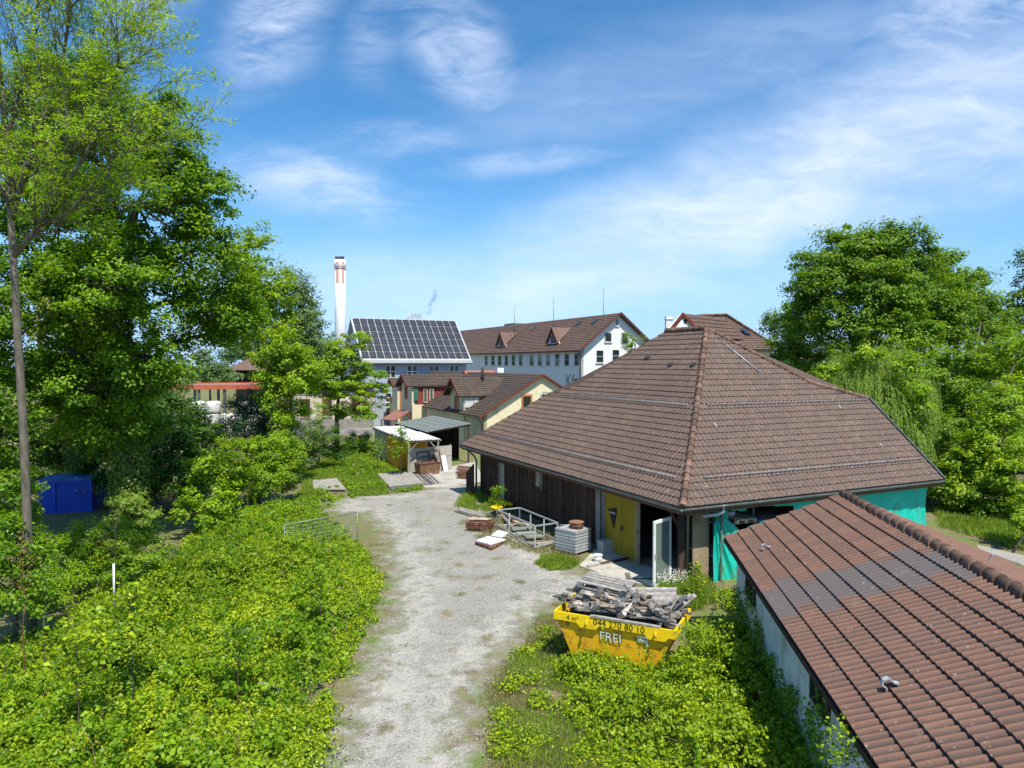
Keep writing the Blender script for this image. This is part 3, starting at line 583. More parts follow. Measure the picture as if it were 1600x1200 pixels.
MB().prism([sroof(-.03, -.03, .02), sroof(-.03, sL+.03, .02), sroof(-.03, sL+.03, .02)+us_*.5, sroof(-.03, -.03, .02)+us_*.5], nn*.02).build('eave_strip', nmat('eave_grey', [(.22, .23, .24), (.28, .29, .30)], 3, .5, 0), sol)
for (x0, x1) in ((602, 618), (636, 652), (670, 686), (702.5, 717)):
    p = PL(x0, 571, SF(.7, 0, 0), UL); q = PL(x1, 590, SF(.7, 0, 0), UL); c = (p+q)/2
    window(sol, c, UR, (q-p).dot(UR), p.z-q.z, NR, M_whitep, M_glass2 if x0 in (636, 702.5) else M_glass, (1, 1), .05, mull=.1)
p = PL(602, 614, SF(.7, 0, 0), UL); q = PL(622, 650, SF(.7, 0, 0), UL); window(sol, (p+q)/2, UR, (q-p).dot(UR), p.z-q.z, NR, M_whitep, M_glass, (1, 4), .06, name='garage_door', mull=.12)
mb = MB(); p = SF(sB+.5, 7.2, SZR); mb.tube([p-Vector((0, 0, .5)), p+Vector((0, 0, .9))], .05, 6)
for k in range(4): mb.box(p+UR*(.5+k*.35)+Vector((0, 0, .45+.1*(k % 2))), (.22, .22, .5))
mb.tube([p+Vector((0, 0, .35)), p+UR*1.9+Vector((0, 0, .35))], .03, 6); mb.box(p+UR*.9+Vector((0, 0, -.1)), (1.9, .5, .5), ANG); mb.build('roof_vent', M_galv, sol)
p = D(668, 492, 92); sm = MB(); rs_ = random.Random(4); pts = [p+Vector((.15*k+.12*math.sin(k*1.3), 0, .42*k)) for k in range(9)]; sm.tube(pts, [.18, .24, .3, .36, .4, .42, .42, .36, .2], 10)
m_, nt, N, L = ntree('smoke_volume'); pv_ = N('ShaderNodeVolumePrincipled'); pv_.inputs['Color'].default_value = (.25, .26, .3, 1); tc = N('ShaderNodeTexCoord'); nz = N('ShaderNodeTexNoise'); nz.inputs['Scale'].default_value = 1.8; L(tc.outputs['Object'], nz.inputs['Vector']); mr_ = N('ShaderNodeMapRange'); mr_.inputs[1].default_value = .42; mr_.inputs[2].default_value = .7; mr_.inputs[4].default_value = 1.3; L(nz.outputs['Fac'], mr_.inputs[0]); L(mr_.outputs[0], pv_.inputs['Density']); o_ = N('ShaderNodeOutputMaterial'); L(pv_.outputs[0], o_.inputs['Volume'])
tag(sm.build('smoke', m_), 'faint grey smoke wisp rising behind the solar roof', 'smoke', kind='stuff')
# ---- tall stack
chx = D(532.5, 567, 130); ch = thing('smokestack', 'tall white smokestack with red chequered band and black flue tips', 'chimney', (chx.x, chx.y, 0))
zt = D(532, 406, 130).z
MB().tube([(chx.x, chx.y, 0), (chx.x, chx.y, zt*.6), (chx.x, chx.y, zt)], [1.06, 1.0, .97], 28).build('shaft', M_white, ch)
mb = MB(); M_redchk = nmat('chequer_red', [(.66, .33, .28), (.72, .38, .33)], 3, .7, 0, pv=.05)
def patch(z0, z1, k, n=12, rr=1.0):
    t0, t1 = 2*math.pi*k/n, 2*math.pi*(k+1)/n; vs = []
    for z in (z0, z1):
        for j in range(4):
            t = t0+(t1-t0)*j/3; vs.append((chx.x+math.cos(t)*rr, chx.y+math.sin(t)*rr, z))
    mb.add(vs, [(j, j+1, 5+j, 4+j) for j in range(3)], .5)
for k in range(12):
    if k % 2 == 0: patch(zt-4.3, zt-1.7, k, rr=1.005); patch(zt-.9, zt-.45, k, rr=1.06); 
    else: patch(zt-1.65, zt-1.0, k, rr=1.06)
mb.build('red_chequers', M_redchk, ch)
MB().tube([(chx.x, chx.y, zt-1.75), (chx.x, chx.y, zt-.05)], 1.05, 28).build('head', M_white, ch)
for dx, dy in ((-.45, -.3), (.45, -.3), (0, .45)): MB().tube([(chx.x+dx, chx.y+dy, zt-.4), (chx.x+dx, chx.y+dy, zt+.55)], .38, 14).build('flue', M_dark, ch)
# ================================================================== LONG WHITE BUILDING
WF = Frame((7.8, 80, 0), UL, UR); wl, wg, wze, wzr = 50, 9.8, 8.75, 12.75
wht = thing('long_white_building', 'long white two storey building with brown tiled roof and small triangular dormers', 'building', WF(15, 5, 0))
tiles('roof', M_tile_w, wht, WF(-.6, -.6, wze-.35), WF(wl, -.6, wze-.35), WF(wl, wg/2, wzr), WF(-.6, wg/2, wzr), course=.34, wave=0, tw=.3, step=.05, seed=21)
tiles('roof', M_tile_w, wht, WF(-.6, wg+.6, wze-.35), WF(wl, wg+.6, wze-.35), WF(wl, wg/2, wzr), WF(-.6, wg/2, wzr), course=.34, wave=0, tw=.3, step=.05, seed=22)
mb = MB(); wall_quad(mb, WF(0, 0, 0), WF(wl, 0, 0), 0, wze, NL, .3); wall_quad(mb, WF(0, wg, 0), WF(wl, wg, 0), 0, wze, UR, .3)
mb.prism([WF(0, .0, 0), WF(0, wg, 0), WF(0, wg, wze), WF(0, wg/2, wzr-.2), WF(0, 0, wze)], UL*.3); mb.build('wall', M_white, wht)
mb = MB(); mb.bar(WF(-.66, -.65, wze-.42), WF(-.66, wg/2, wzr-.02), .06, .22); mb.bar(WF(-.66, wg/2, wzr-.02), WF(-.66, wg+.65, wze-.42), .06, .22); mb.bar(WF(-.6, -.66, wze-.42), WF(wl, -.66, wze-.42), .05, .16); mb.build('verge_board', M_brownpaint, wht)
mb = MB(); mb.prism([WF(-.55, -.55, wze-.45), WF(-.55, 0, wze-.3), WF(wl, 0, wze-.3), WF(wl, -.55, wze-.45)], (0, 0, .03)); mb.build('soffit', M_brownpaint, wht)
for x in (760, 770.5, 781, 791.5, 802.5, 814, 831, 844, 857, 871, 886, 901.5):
    p = PL(x, 560, WF(0, 0, 0), UR); window(wht, (p.x, p.y, 7.35), -UL, 1.15, 1.45, NL, M_whitep, M_glass, (0, 1), .06, sill=M_whiteold)
for (x, y, w_, h_) in ((937, 557, 1.0, 1.45), (962, 556, 1.0, 1.45), (950, 527, .95, 1.1), (976, 527, .95, 1.1), (964, 504, .45, .8)):
    p = PL(x, y, WF(0, 0, 0), UL); window(wht, p, UR, w_, h_, NR, M_whitep, M_glass, (0, 1) if h_ > 1.2 else (0, 0), .05, sill=M_whiteold)
p = PL(903, 595, WF(0, 0, 0), UR); window(wht, (p.x, p.y, 3.6), -UL, 1.4, 3.2, NL, M_dark, M_glass, (1, 1), name='entrance')
mb = MB(); text_into(mb, 'Kfa', PL(884, 604, WF(0, 0, 0), UR)+NL*.01, -UL, (0, 0, 1), 2.1); mb.build('wall_lettering', nmat('faded_ink', [(.16, .16, .17), (.22, .22, .23)], 3, .8, 0), wht)
mb = MB(); mb.tube([WF(-.1, -.5, wze-.5), WF(.1, -.12, wze-1), WF(.1, -.12, 0)], .06, 6); mb.build('downpipe', M_gutter, wht)
ws = (wzr-wze+.35)/(wg/2+.6)
def dormer(px, py, w_=3.1, hh=1.95):
    b0 = .55; z0 = wze-.35+(b0+.6)*ws; p = PL(px, py, WF(0, b0, 0), UR); a = (p-WF(0, 0, 0)).dot(UL); back = b0+hh/ws
    q = [WF(a-w_/2, b0, z0), WF(a+w_/2, b0, z0), WF(a, b0, z0+hh), WF(a, back, z0+hh)]
    d = MB(); d.prism([q[0]+NL*.3, q[2]+NL*.3, q[3]], Vector((0, 0, .08))); d.prism([q[1]+NL*.3, q[3], q[2]+NL*.3], Vector((0, 0, .08))); d = d.build('dormer', M_tile_w, wht)
    MB().prism(q[:3], UR*.1).build('dormer_front', M_whitep, d)
    f = MB(); f.bar(q[0]+NL*.3, q[2]+NL*.3, .06, .2); f.bar(q[1]+NL*.3, q[2]+NL*.3, .06, .2)
    for k in (-.5, -.17, .17, .5): f.bar(WF(a+k, b0-.05, z0+.1), WF(a+k, b0-.05, z0+hh*(1-abs(k)/(w_/2))-.35), .14, .05, up=UR)
    f.build('dormer_boards', M_redpaint, d)
dormer(784, 540); dormer(865, 534)
for px, py in ((833, 514), (903, 505), (929, 510)):
    b0 = 3.4; p = PL(px, py, WF(0, b0, 0), UR); a = (p-WF(0, 0, 0)).dot(UL); z0 = wze-.35+(b0+.6)*ws
    n4 = Vector((-UR.x*ws, -UR.y*ws, 1)).normalized(); u4 = (UR+Vector((0, 0, ws))).normalized(); MB().prism([WF(a, b0, z0)+n4*.07, WF(a+.7, b0, z0)+n4*.07, WF(a+.7, b0, z0)+n4*.07+u4*.7, WF(a, b0, z0)+n4*.07+u4*.7], n4*.05).build('skylight', M_glass, wht)
p = D(812, 513, 116); MB().box((p.x, p.y, p.z-1.2), (3.6, 3, 3.2), ANG).build('lift_tower', M_white, wht); MB().box((p.x, p.y, p.z+.55), (4.0, 3.4, .35), ANG).build('tower_cap', M_gutter, wht)
for x, y0, y1, dep in ((804, 478, 505, 100), (865, 465, 505, 90), (943, 450, 494, 85)):
    p, q = D(x, y1, dep), D(x, y0, dep); MB().tube([(p.x, p.y, p.z-2), (q.x, q.y, q.z)], [.05, .025], 6).build('antenna', M_gutter, wht)
# orange roofed house in front of it
of = Frame(tuple(D(735, 588, 70).xy)+(0,), UL, UR); orh = thing('orange_roof_house', 'low white house with bright orange tiled roof and white chimney', 'house', of(0, 2, 0))
tiles('roof', M_tile_o, orh, of(-.3, -.3, 5.0), of(-.3, 4.9, 5.0), of(2.2, 4.2, 6.2), of(2.2, .2, 6.2), course=.33, wave=0, step=.04, seed=31)
mb = MB(); wall_quad(mb, of(0, 0, 0), of(0, 4.6, 0), 0, 5, NR, .2); wall_quad(mb, of(4, 0, 0), of(4, 4.6, 0), 0, 5, UL, .2); wall_quad(mb, of(0, 0, 0), of(4, 0, 0), 0, 5, NL, .2); wall_quad(mb, of(0, 4.6, 0), of(4, 4.6, 0), 0, 5, UR, .2); mb.build('wall', M_white, orh)
mb = MB(); mb.prism([of(2.2, .2, 6.2), of(2.2, 4.2, 6.2), of(4.3, 4.9, 5), of(4.3, -.3, 5)], (0, 0, -.1)); mb.build('roof_rear', M_tile_o, orh)
p = D(780, 580, 71); MB().box((p.x, p.y, 5.6), (.7, .7, 1.8), ANG).build('chimney', M_white, orh)
# ================================================================== CREAM HOUSE
HF = Frame((-2.2, 55.4, 0), UL, UR); hz, hr, hb, hl = 3.1, 6.1, 5.1, 27.0; hs = (hr-hz)/hb
crm = thing('cream_house', 'cream rendered house with brown roofs, cross gables and a red boarded wing', 'house', HF(10, 5, 0))
tiles('roof', M_tile_d, crm, HF(-.3, -.45, hz-.26), HF(hl, -.45, hz-.26), HF(hl, hb, hr), HF(-.3, hb, hr), course=.3, wave=0, step=.035, tw=.25, seed=41)
tiles('roof', M_tile_d, crm, HF(-.3, 2*hb+.45, hz-.26), HF(hl, 2*hb+.45, hz-.26), HF(hl, hb, hr), HF(-.3, hb, hr), course=.3, wave=0, step=.035, tw=.25, seed=42)
mb = MB(); mb.prism([HF(0, 0, 0), HF(0, 2*hb, 0), HF(0, 2*hb, hz-.05), HF(0, hb, hr-.08), HF(0, 0, hz-.05)], UL*.25); wall_quad(mb, HF(0, 0, 0), HF(hl, 0, 0), 0, hz-.05, NL, .25); wall_quad(mb, HF(0, 2*hb, 0), HF(hl, 2*hb, 0), 0, hz-.05, UR, .25)
mb.build('wall', M_cream, crm)
mb = MB(); mb.bar(HF(-.33, -.5, hz-.34), HF(-.33, hb, hr-.06), .05, .13); mb.bar(HF(-.33, hb, hr-.06), HF(-.33, 2*hb+.5, hz-.34), .05, .13); mb.build('verge_board', M_redpaint, crm)
gutter('gutter', crm, HF(-.5, -.55, hz-.3), HF(3.6, -.55, hz-.3)); gutter('gutter', crm, HF(7.4, -.55, hz-.3), HF(13.4, -.55, hz-.3))
p = PL(823, 628, HF(0, 0, 0), UL); window(crm, p, UR, .95, 1.2, NR, M_orangewood, M_glass, (0, 0), .15); p = PL(851, 619, HF(0, 0, 0), UL); window(crm, p, UR, .8, .5, NR, M_whiteold, M_glass, (0, 0), .1)
mb = MB(); mb.tube([HF(-.1, -.55, hz-.35), HF(.15, -.2, hz-.8), HF(.2, -.1, hz-1), HF(.2, -.1, 0)], .05, 6); mb.build('downpipe', M_gutter, crm)
def wing(a0, a1, b0, ze, zr, b1, mwall, seed, sidewin=None, gw=None, ov=.3):
    am = (a0+a1)/2; s = (zr-ze)/((a1-a0)/2+ov)
    be = min(b1, max(.3, (ze-hz)/hs)+.4)
    tiles('wing_roof', M_tile_d, crm, HF(a0-ov, be, ze), HF(a0-ov, b0-.5, ze), HF(am, b0-.5, zr), HF(am, b1, zr), course=.3, wave=0, step=.035, tw=.25, seed=seed)
    tiles('wing_roof', M_tile_d, crm, HF(a1+ov, be, ze), HF(a1+ov, b0-.5, ze), HF(am, b0-.5, zr), HF(am, b1, zr), course=.3, wave=0, step=.035, tw=.25, seed=seed+1)
    m = MB(); m.prism([HF(a0, b0, 0), HF(a1, b0, 0), HF(a1, b0, ze+.15), HF(am, b0, zr-.12), HF(a0, b0, ze+.15)], UR*.25); m.build('wing_wall', M_cream, crm)
    m = MB(); wall_quad(m, HF(a0, b0+.25, 0), HF(a0, be, 0), 0, ze+.12, NR, .2); wall_quad(m, HF(a1, b0+.25, 0), HF(a1, be, 0), 0, ze+.12, UL, .2); m.build('wing_side', mwall, crm)
    m = MB(); m.bar(HF(a0-ov, b0-.55, ze-.06), HF(am, b0-.55, zr-.06), .06, .2); m.bar(HF(a1+ov, b0-.55, ze-.06), HF(am, b0-.55, zr-.06), .06, .2); zz = ze+(zr-ze)*.45; m.bar(HF(am-.9, b0-.5, zz), HF(am+.9, b0-.5, zz), .08, .1); m.bar(HF(am, b0-.5, zz-.35), HF(am, b0-.5, zr-.1), .08, .1); m.build('gable_truss', M_redpaint, crm)
    return am
wing(3.9, 7.1, -.15, 4.25, 5.75, 4.4, M_cream, 43)
window(crm, HF(5.5, -.15, 3.55), -UL, .95, 1.35, NL, M_orangewood, M_glass, (1, 0), .12)
MB().box(HF(3.84, .55, 3.75), (1.3, .05, .9), ANG).build('wing_side_boards', M_whiteold, crm)
window(crm, HF(3.86, 1.3, 3.9), UR, 1.3, .6, NR, M_orangewood, M_glass, (1, 0), .08)
wing(14.2, 17.6, -1.4, 4.8, 5.9, 4.6, M_redwood, 45)
for x0, x1 in ((661, 668), (670.5, 677.5)):
    p = PL(x0, 607, HF(14.15, 0, 0), UL); q = PL(x1, 629, HF(14.15, 0, 0), UL); window(crm, (p+q)/2, UR, (q-p).dot(UR), p.z-q.z, NR, M_palewood, M_glass2, (0, 2), .1)
p = PL(646.5, 605, HF(14.1, 0, 0), UL); q = PL(653.5, 626, HF(14.1, 0, 0), UL); MB().box((p+q)/2, ((q-p).dot(UR), .05, p.z-q.z), ANG).build('shutter', M_greenpaint, crm)
MB().prism([HF(14.15, -1.4, 0), HF(14.15, 2.3, 0), HF(14.15, 2.3, 3.0), HF(14.15, -1.4, 3.0)], NR*.05).build('wing_base', M_cream, crm)
window(crm, HF(16, -1.4, 4.1), -UL, .8, 1.3, NL, M_orangewood, M_glass, (1, 0), .12)
wing(20.5, 22.5, -1.0, 4.6, 5.4, 3.6, M_orangewood, 47)
p = D(754, 588, 61); MB().tube([(p.x, p.y, 5.2), (p.x, p.y, 6.6)], .13, 10).build('flue', M_dark, crm)
# red roofed porch stair
q = [D(596, 654.5, 66), D(617, 656.5, 64.5), D(641, 642, 68), D(620, 640, 70)]
pr = thing('red_roof_shelter', 'small lean-to shelter with red brown roof beside the cream house', 'shelter', (q[1].x, q[1].y, 0))
MB().prism(q, (0, 0, -.08)).build('roof', nmat('red_brown_sheet', [(.30, .13, .09), (.38, .18, .13)], 2, .6, .1), pr)
mb = MB()
for p in q: mb.bar((p.x, p.y, 0), (p.x, p.y, p.z-.08), .12, .12)
mb.build('post', M_redpaint, pr)
mb = MB(); mb.bar((q[1].x, q[1].y, .5), (q[2].x, q[2].y, .5), .05, 1); mb.build('rail', M_redwood, pr)
# ================================================================== LEAN-TO with grey metal roof
LF = Frame((-2.9, 49.4, 0), UL, -UR)     # a away, b to the left
lt = thing('carport', 'open fronted shed with grey corrugated metal roof and dark interior', 'shed', LF(4, 1.5, 0))
mb = MB(); n = 14; W_ = 3.25
for i in range(n):
    b0, b1 = W_*i/n, W_*(i+1)/n
    for k, (f0, f1, dz) in enumerate(((0, .55, .0), (.55, 1, .035))):
        c0, c1 = b0+(b1-b0)*f0, b0+(b1-b0)*f1; z0, z1 = 2.78-.14*c0+dz, 2.78-.14*c1+dz
        mb.prism([LF(0, c0, z0), LF(7.8, c0, z0), LF(7.8, c1, z1), LF(0, c1, z1)], (0, 0, -.05))
mb.build('roof', M_metalroof, lt)
mb = MB()
for a, b in ((.15, .1), (.15, 3.1), (2.8, 3.1), (5.4, 3.1), (7.6, 3.1), (7.6, .1)): mb.bar(LF(a, b, 0), LF(a, b, 2.72-.14*b), .12, .12)
mb.bar(LF(.1, 0, 2.68), LF(.1, 3.2, 2.25), .08, .14); mb.build('post', M_dkwood, lt)
mb = MB(); boards(mb, LF(2.2, .02, 0), LF(7.7, .02, 0), 0, 2.7, -LF.b, .25); boards(mb, LF(7.7, 0, 0), LF(7.7, 3.1, 0), 0, 2.3, UL, .25); mb.build('board_wall', M_dkwood, lt)
# ---- white roofed shed
SHF = Frame(G(688, 686, 2.2).xy.to_3d(), UL, -UR)
sh = thing('white_roof_shed', 'small shed with white sheet roof, orange doors and pale panel walls', 'shed', SHF(4, 1, 0))
mb = MB()
for i in range(10):
    b0 = 2.1*i/10
    for f0, f1, dz in ((0, .5, 0), (.5, 1, .03)): 
        c0, c1 = b0+.21*f0, b0+.21*f1; mb.prism([SHF(0, c0, 2.2+dz), SHF(4.0, c0, 2.3+dz), SHF(4.0, c1, 2.3+dz), SHF(0, c1, 2.2+dz)], (0, 0, -.03))
        mb.prism([SHF(4.05, c0, 2.24+dz), SHF(8.6, c0, 2.34+dz), SHF(8.6, c1, 2.34+dz), SHF(4.05, c1, 2.24+dz)], (0, 0, -.03))
mb.build('roof', M_sheet, sh)
mb = MB(); 
for b in (.1, 2.0): mb.bar(SHF(.12, b, 0), SHF(.12, b, 2.15), .1, .1); mb.bar(SHF(.12, b, 1.5), SHF(.12, b+(.6 if b < 1 else -.6), 2.1), .07, .07)
mb.bar(SHF(.1, -.1, 2.12), SHF(.1, 2.2, 2.12), .08, .1); mb.bar(SHF(0, 2.12, 2.14), SHF(8.6, 2.12, 2.22), .06, .16); mb.bar(SHF(8.6, 0, 2.22), SHF(8.6, 2.12, 2.22), .06, .16); mb.build('post', M_greywood, sh)
mb = MB(); boards(mb, SHF(2.3, 2.0, 0), SHF(5.4, 2.0, 0), .05, 2.1, -UR, .38, gap=.02); boards(mb, SHF(2.3, .1, 0), SHF(2.3, 2.0, 0), .05, 2.1, -UL, .2); mb.build('orange_wall', M_orange, sh)
mb = MB(); boards(mb, SHF(5.5, 2.0, 0), SHF(8.5, 2.0, 0), .05, 2.15, -UR, .75, gap=.03); boards(mb, SHF(8.5, .1, 0), SHF(8.5, 2.0, 0), .05, 2.15, UL, .6); boards(mb, SHF(2.4, .1, 0), SHF(8.5, .1, 0), .05, 2.1, UR, .6); mb.build('panel_wall', nmat('pale_panels', [(.46, .44, .32), (.6, .57, .43)], 2, .8, .1, pv=.12, dirt=(.3, .27, .2), dscale=2), sh)
# board screen in front, with leaning things
BWO = Vector(D(635.5, 700, 44.3).xy.to_3d()); BWe = Vector(D(706, 700, 46.3).xy.to_3d()); bd = (BWe-BWO).normalized(); bn = Vector((bd.y, -bd.x, 0)); bang = math.atan2(bd.y, bd.x); bl_ = (BWe-BWO).length
scr = thing('board_screen', 'low screen of weathered fibre cement boards in front of the small shed', 'screen', BWO)
mb = MB()
for k, (z0, z1) in enumerate(((.05, .95), (.97, 1.62))):
    for i in range(2): mb.bar(BWO+bd*(bl_*i/2+.02)+Vector((0, 0, (z0+z1)/2)), BWO+bd*(bl_*(i+1)/2-.02)+Vector((0, 0, (z0+z1)/2)), .03, z1-z0, pv=.3+.3*k)
mb.build('board', M_concrete, scr)
mb = MB(); [mb.bar(BWO+bd*s-bn*.06, BWO+bd*s-bn*.06+Vector((0, 0, 1.7)), .07, .07) for s in (.1, bl_/2, bl_-.1)]; mb.build('post', M_greywood, scr)
def lean(name, label, cat, s0, s1, z0, z1, off, mat, frame=False, group=None):
    a = BWO+bd*s0+bn*off; b = BWO+bd*s1+bn*off; top = -bn*(off-.06); o = MB(); P = [a+Vector((0, 0, z0)), b+Vector((0, 0, z0)), b+top+Vector((0, 0, z1)), a+top+Vector((0, 0, z1))]
    if frame:
        for i in range(4): o.bar(P[i], P[(i+1) % 4], .05, .04, up=bn)
        o.bar((P[0]+P[3])/2, (P[1]+P[2])/2, .04, .03, up=bn)
    else: o.prism(P, bn*.03)
    return tag(o.build(name, mat), label, cat, group)
lean('metal_grille', 'thin dark metal frame leaning on the fibre cement screen', 'frame', .7, 1.5, .75, 1.35, .2, M_dark, True)
lean('metal_grille', 'yellowish rusty metal frame leaning on the screen', 'frame', 1.55, 2.35, .1, 1.4, .3, M_rustpaint, True)
lean('scrap_board', 'brown streaked narrow board standing against the screen, left one of the pair', 'board', 1.72, 1.98, 0, 1.1, .42, M_rust)
lean('scrap_board', 'grey streaked narrow board standing against the screen, right one of the pair', 'board', 2.03, 2.28, 0, 1.15, .42, M_greywood)
lean('white_board', 'pale sheet leaning at the right end of the screen', 'board', 2.45, 2.78, 0, 1.0, .4, M_sheet)
c = BWO+bd*1.05+bn*.75; t = thing('rusty_trough', 'rusty brown steel trough with open top in front of the screen', 'trough', c); mb = MB(); W2, D2, H2 = .75, .35, .75
pts0 = [c+bd*sx*(W2-.08)+bn*sy*D2*.8 for sx, sy in ((-1, -1), (1, -1), (1, 1), (-1, 1))]; pts1 = [c+bd*sx*W2+bn*sy*D2+Vector((0, 0, H2)) for sx, sy in ((-1, -1), (1, -1), (1, 1), (-1, 1))]
for i in range(4): j = (i+1) % 4; nn_ = (pts0[i]+pts0[j])/2-c; nn_.z = 0; mb.prism([pts0[i], pts0[j], pts1[j], pts1[i]], -nn_.normalized()*.03)
mb.prism(pts0, (0, 0, .03)); mb.build('body', M_rustpaint, t); mb = MB(); [mb.bar(pts1[i], pts1[(i+1) % 4], .06, .05) for i in range(4)]; mb.build('rim', M_rust, t)
# slabs and boards lying on the ground
def slab(name, label, cat, px, z0, th, mat, group=None):
    P = [G(x, y, 0)+Vector((0, 0, z0)) for x, y in px]; o = MB().prism(P, (0, 0, th)); return tag(o.build(name, mat), label, cat, group)
slab('flat_panel', 'grey weathered flat panel lying in the grass near the little hydrant', 'panel', [(490, 768), (487, 754), (527, 751), (541, 769)], .1, .06, M_conc_d)
slab('flat_panel', 'large grey flat panel lying on the grass beside the planks', 'panel', [(608, 764), (589, 744), (642, 741), (662, 759)], .1, .07, M_conc_d)
slab('flat_panel', 'dark sheet half under the large grey flat panel', 'panel', [(612, 768), (606, 760), (650, 756), (659, 763)], .03, .05, M_gutter)
GS = 'loose planks beside the large flat panel'
for k in range(6):
    a = G(644+k*5.5, 741+k*.3); b = G(662+k*5.2, 760-k*.8); MB_ = MB().bar(a+Vector((0, 0, .05+.03*(k % 3))), b+Vector((0, 0, .05+.03*(k % 2))), .16, .04); tag(MB_.build('plank', M_greywood if k != 2 else M_gutter), 'weathered plank in the row lying beside the large flat panel', 'plank', GS)
for k in range(9):
    a = G(712+RNG.uniform(0, 6), 748-k*1.1); b = G(740+RNG.uniform(-6, 0), 750-k*1.2); tag(MB().bar(a+Vector((0, 0, .05+.05*k)), b+Vector((0, 0, .05+.045*k)), .22, .05).build('rusty_bar', M_rust), 'rusty flat bar in the reddish heap left of the barn end', 'bar', 'rusty bars heaped near the end of the barn')
slab('concrete_pad', 'old concrete slab between board screen and barn', 'slab', [(662, 762), (660, 738), (742, 722), (757, 752), (700, 762)], -.02, .05, M_concrete)['kind'] = 'structure'
# ================================================================== STREET SIDE BUILDINGS (left distance)
WSF = Vector(D(440, 600, 74).xy.to_3d()); WSe = Vector(D(584, 600, 77).xy.to_3d()); wd = (WSe-WSF).normalized(); wn = Vector((wd.y, -wd.x, 0))
wsh = thing('stone_workshop', 'low pale rubble stone workshop with tall red barred windows', 'building', WSF)
wzt = D(500, 606, 75).z
mb = MB(); ln_ = (WSe-WSF).length; mb.prism([WSF, WSe, WSe+Vector((0, 0, wzt)), WSF+Vector((0, 0, wzt))], -wn*7); mb.build('wall', M_stone, wsh)
mb = MB(); mb.prism([WSF+wn*.4+Vector((0, 0, wzt)), WSe+wn*.4+Vector((0, 0, wzt)), WSe-wn*7.4+Vector((0, 0, wzt)), WSF-wn*7.4+Vector((0, 0, wzt))], (0, 0, .25)); mb.build('roof', M_tile_d, wsh)
mb = MB(); mb.bar(WSF+wn*.03+Vector((0, 0, .5)), WSe+wn*.03+Vector((0, 0, .5)), .06, 1.0); mb.bar(WSF+wn*.03+Vector((0, 0, wzt-.5)), WSe+wn*.03+Vector((0, 0, wzt-.5)), .05, .5); mb.build('plinth', M_conc_d, wsh)
for x in (443, 477, 511, 556):
    p = PL(x, 638, WSF, wn); window(wsh, (p.x, p.y, 2.25), wd, 1.0, 1.9, wn, M_redwood, M_dark, (1, 3), .09, sill=M_whiteold, mull=.06)
# hut
p = D(382, 592, 92); hut = thing('hut', 'small dark hut with pyramid brown roof among far trees', 'hut', (p.x, p.y, 0)); hx, hy = p.x+1.4, p.y; hzv = D(380, 578, 92).z
mb = MB(); mb.box((hx, hy, hzv/2), (3.6, 3.6, hzv)); mb.build('wall', M_dkwood, hut); q = [(hx-2.9, hy-2.6, hzv), (hx+2.9, hy-2.6, hzv), (hx+2.9, hy+2.6, hzv), (hx-2.9, hy+2.6, hzv), (hx, hy, hzv+1.9)]
MB().add(q, [(0, 1, 4), (1, 2, 4), (2, 3, 4), (3, 0, 4), (3, 2, 1, 0)]).build('roof', M_tile_w, hut)
# red edged storage canopy with wrapped bales
a = D(268, 605, 62); b = D(428, 604, 64); can = thing('storage_canopy', 'flat storage canopy with bright red edge beam behind the trees', 'canopy', (a.x, a.y, 0)); zc = a.z
mb = MB(); mb.bar((a.x, a.y, zc), (b.x, b.y, zc), .15, .42); mb.bar((a.x-1, a.y+7, zc), (b.x-1, b.y+7, zc), .15, .42); mb.bar((a.x, a.y, zc), (a.x-1, a.y+7, zc), .15, .42); mb.bar((b.x, b.y, zc), (b.x-1, b.y+7, zc), .15, .42); mb.build('edge_beam', nmat('orange_red', [(.34, .075, .04), (.42, .10, .055)], 2, .6, 0), can)
MB().prism([(a.x, a.y+.1, zc), (b.x, b.y+.1, zc), (b.x-1, b.y+6.9, zc), (a.x-1, a.y+6.9, zc)], (0, 0, .1)).build('roof', M_conc_d, can)
mb = MB()
for k in range(5):
    t = k/4; x, y = a.x+(b.x-a.x)*t, a.y+(b.y-a.y)*t; mb.bar((x, y+.2, 0), (x, y+.2, zc), .2, .2); mb.bar((x-1, y+6.8, 0), (x-1, y+6.8, zc), .2, .2)
mb.build('post', M_gutter, can)
M_bale = nmat('bale_wrap', [(.52, .50, .47), (.78, .78, .78)], 3, .5, .6, pv=.2, bscale=6)
bm_c = [(x, z, r) for x in range(6) for z in range(3) for r in (0, 1) if not (z == 2 and x in (0, 3)) and not (r == 1 and z < 2)]
for (i, z, r) in bm_c:
    p = D(285+i*24, 640, 57+1.3*r); mb = MB(); k = RNG.uniform(-.06, .06)
    vs = []; 
    s_ = .55
    for dz in (0, 1):
        for dx, dy in ((-1, -1), (1, -1), (1, 1), (-1, 1)): vs.append((dx, dy, dz))
    hh_ = 1.1+.93*z; mb.tube([(p.x+k, p.y, hh_), (p.x+k, p.y, hh_+.07), (p.x+k, p.y, hh_+.2), (p.x+k, p.y, hh_+.7), (p.x+k, p.y, hh_+.84), (p.x+k, p.y, hh_+.9)], [.42, .55, .6, .6+RNG.uniform(-.04, .03), .53, .38], 9)
    tag(mb.build('wrapped_bale', M_bale), 'pale wrapped bale in the stack under the red edged canopy', 'bale', 'wrapped bales stacked under the canopy')
p = D(335, 660, 57); tag(MB().box((p.x, p.y, .53), (8, 1.6, 1.06)).build('loading_platform', M_conc_d), 'low concrete platform carrying the stack of wrapped bales', 'platform')
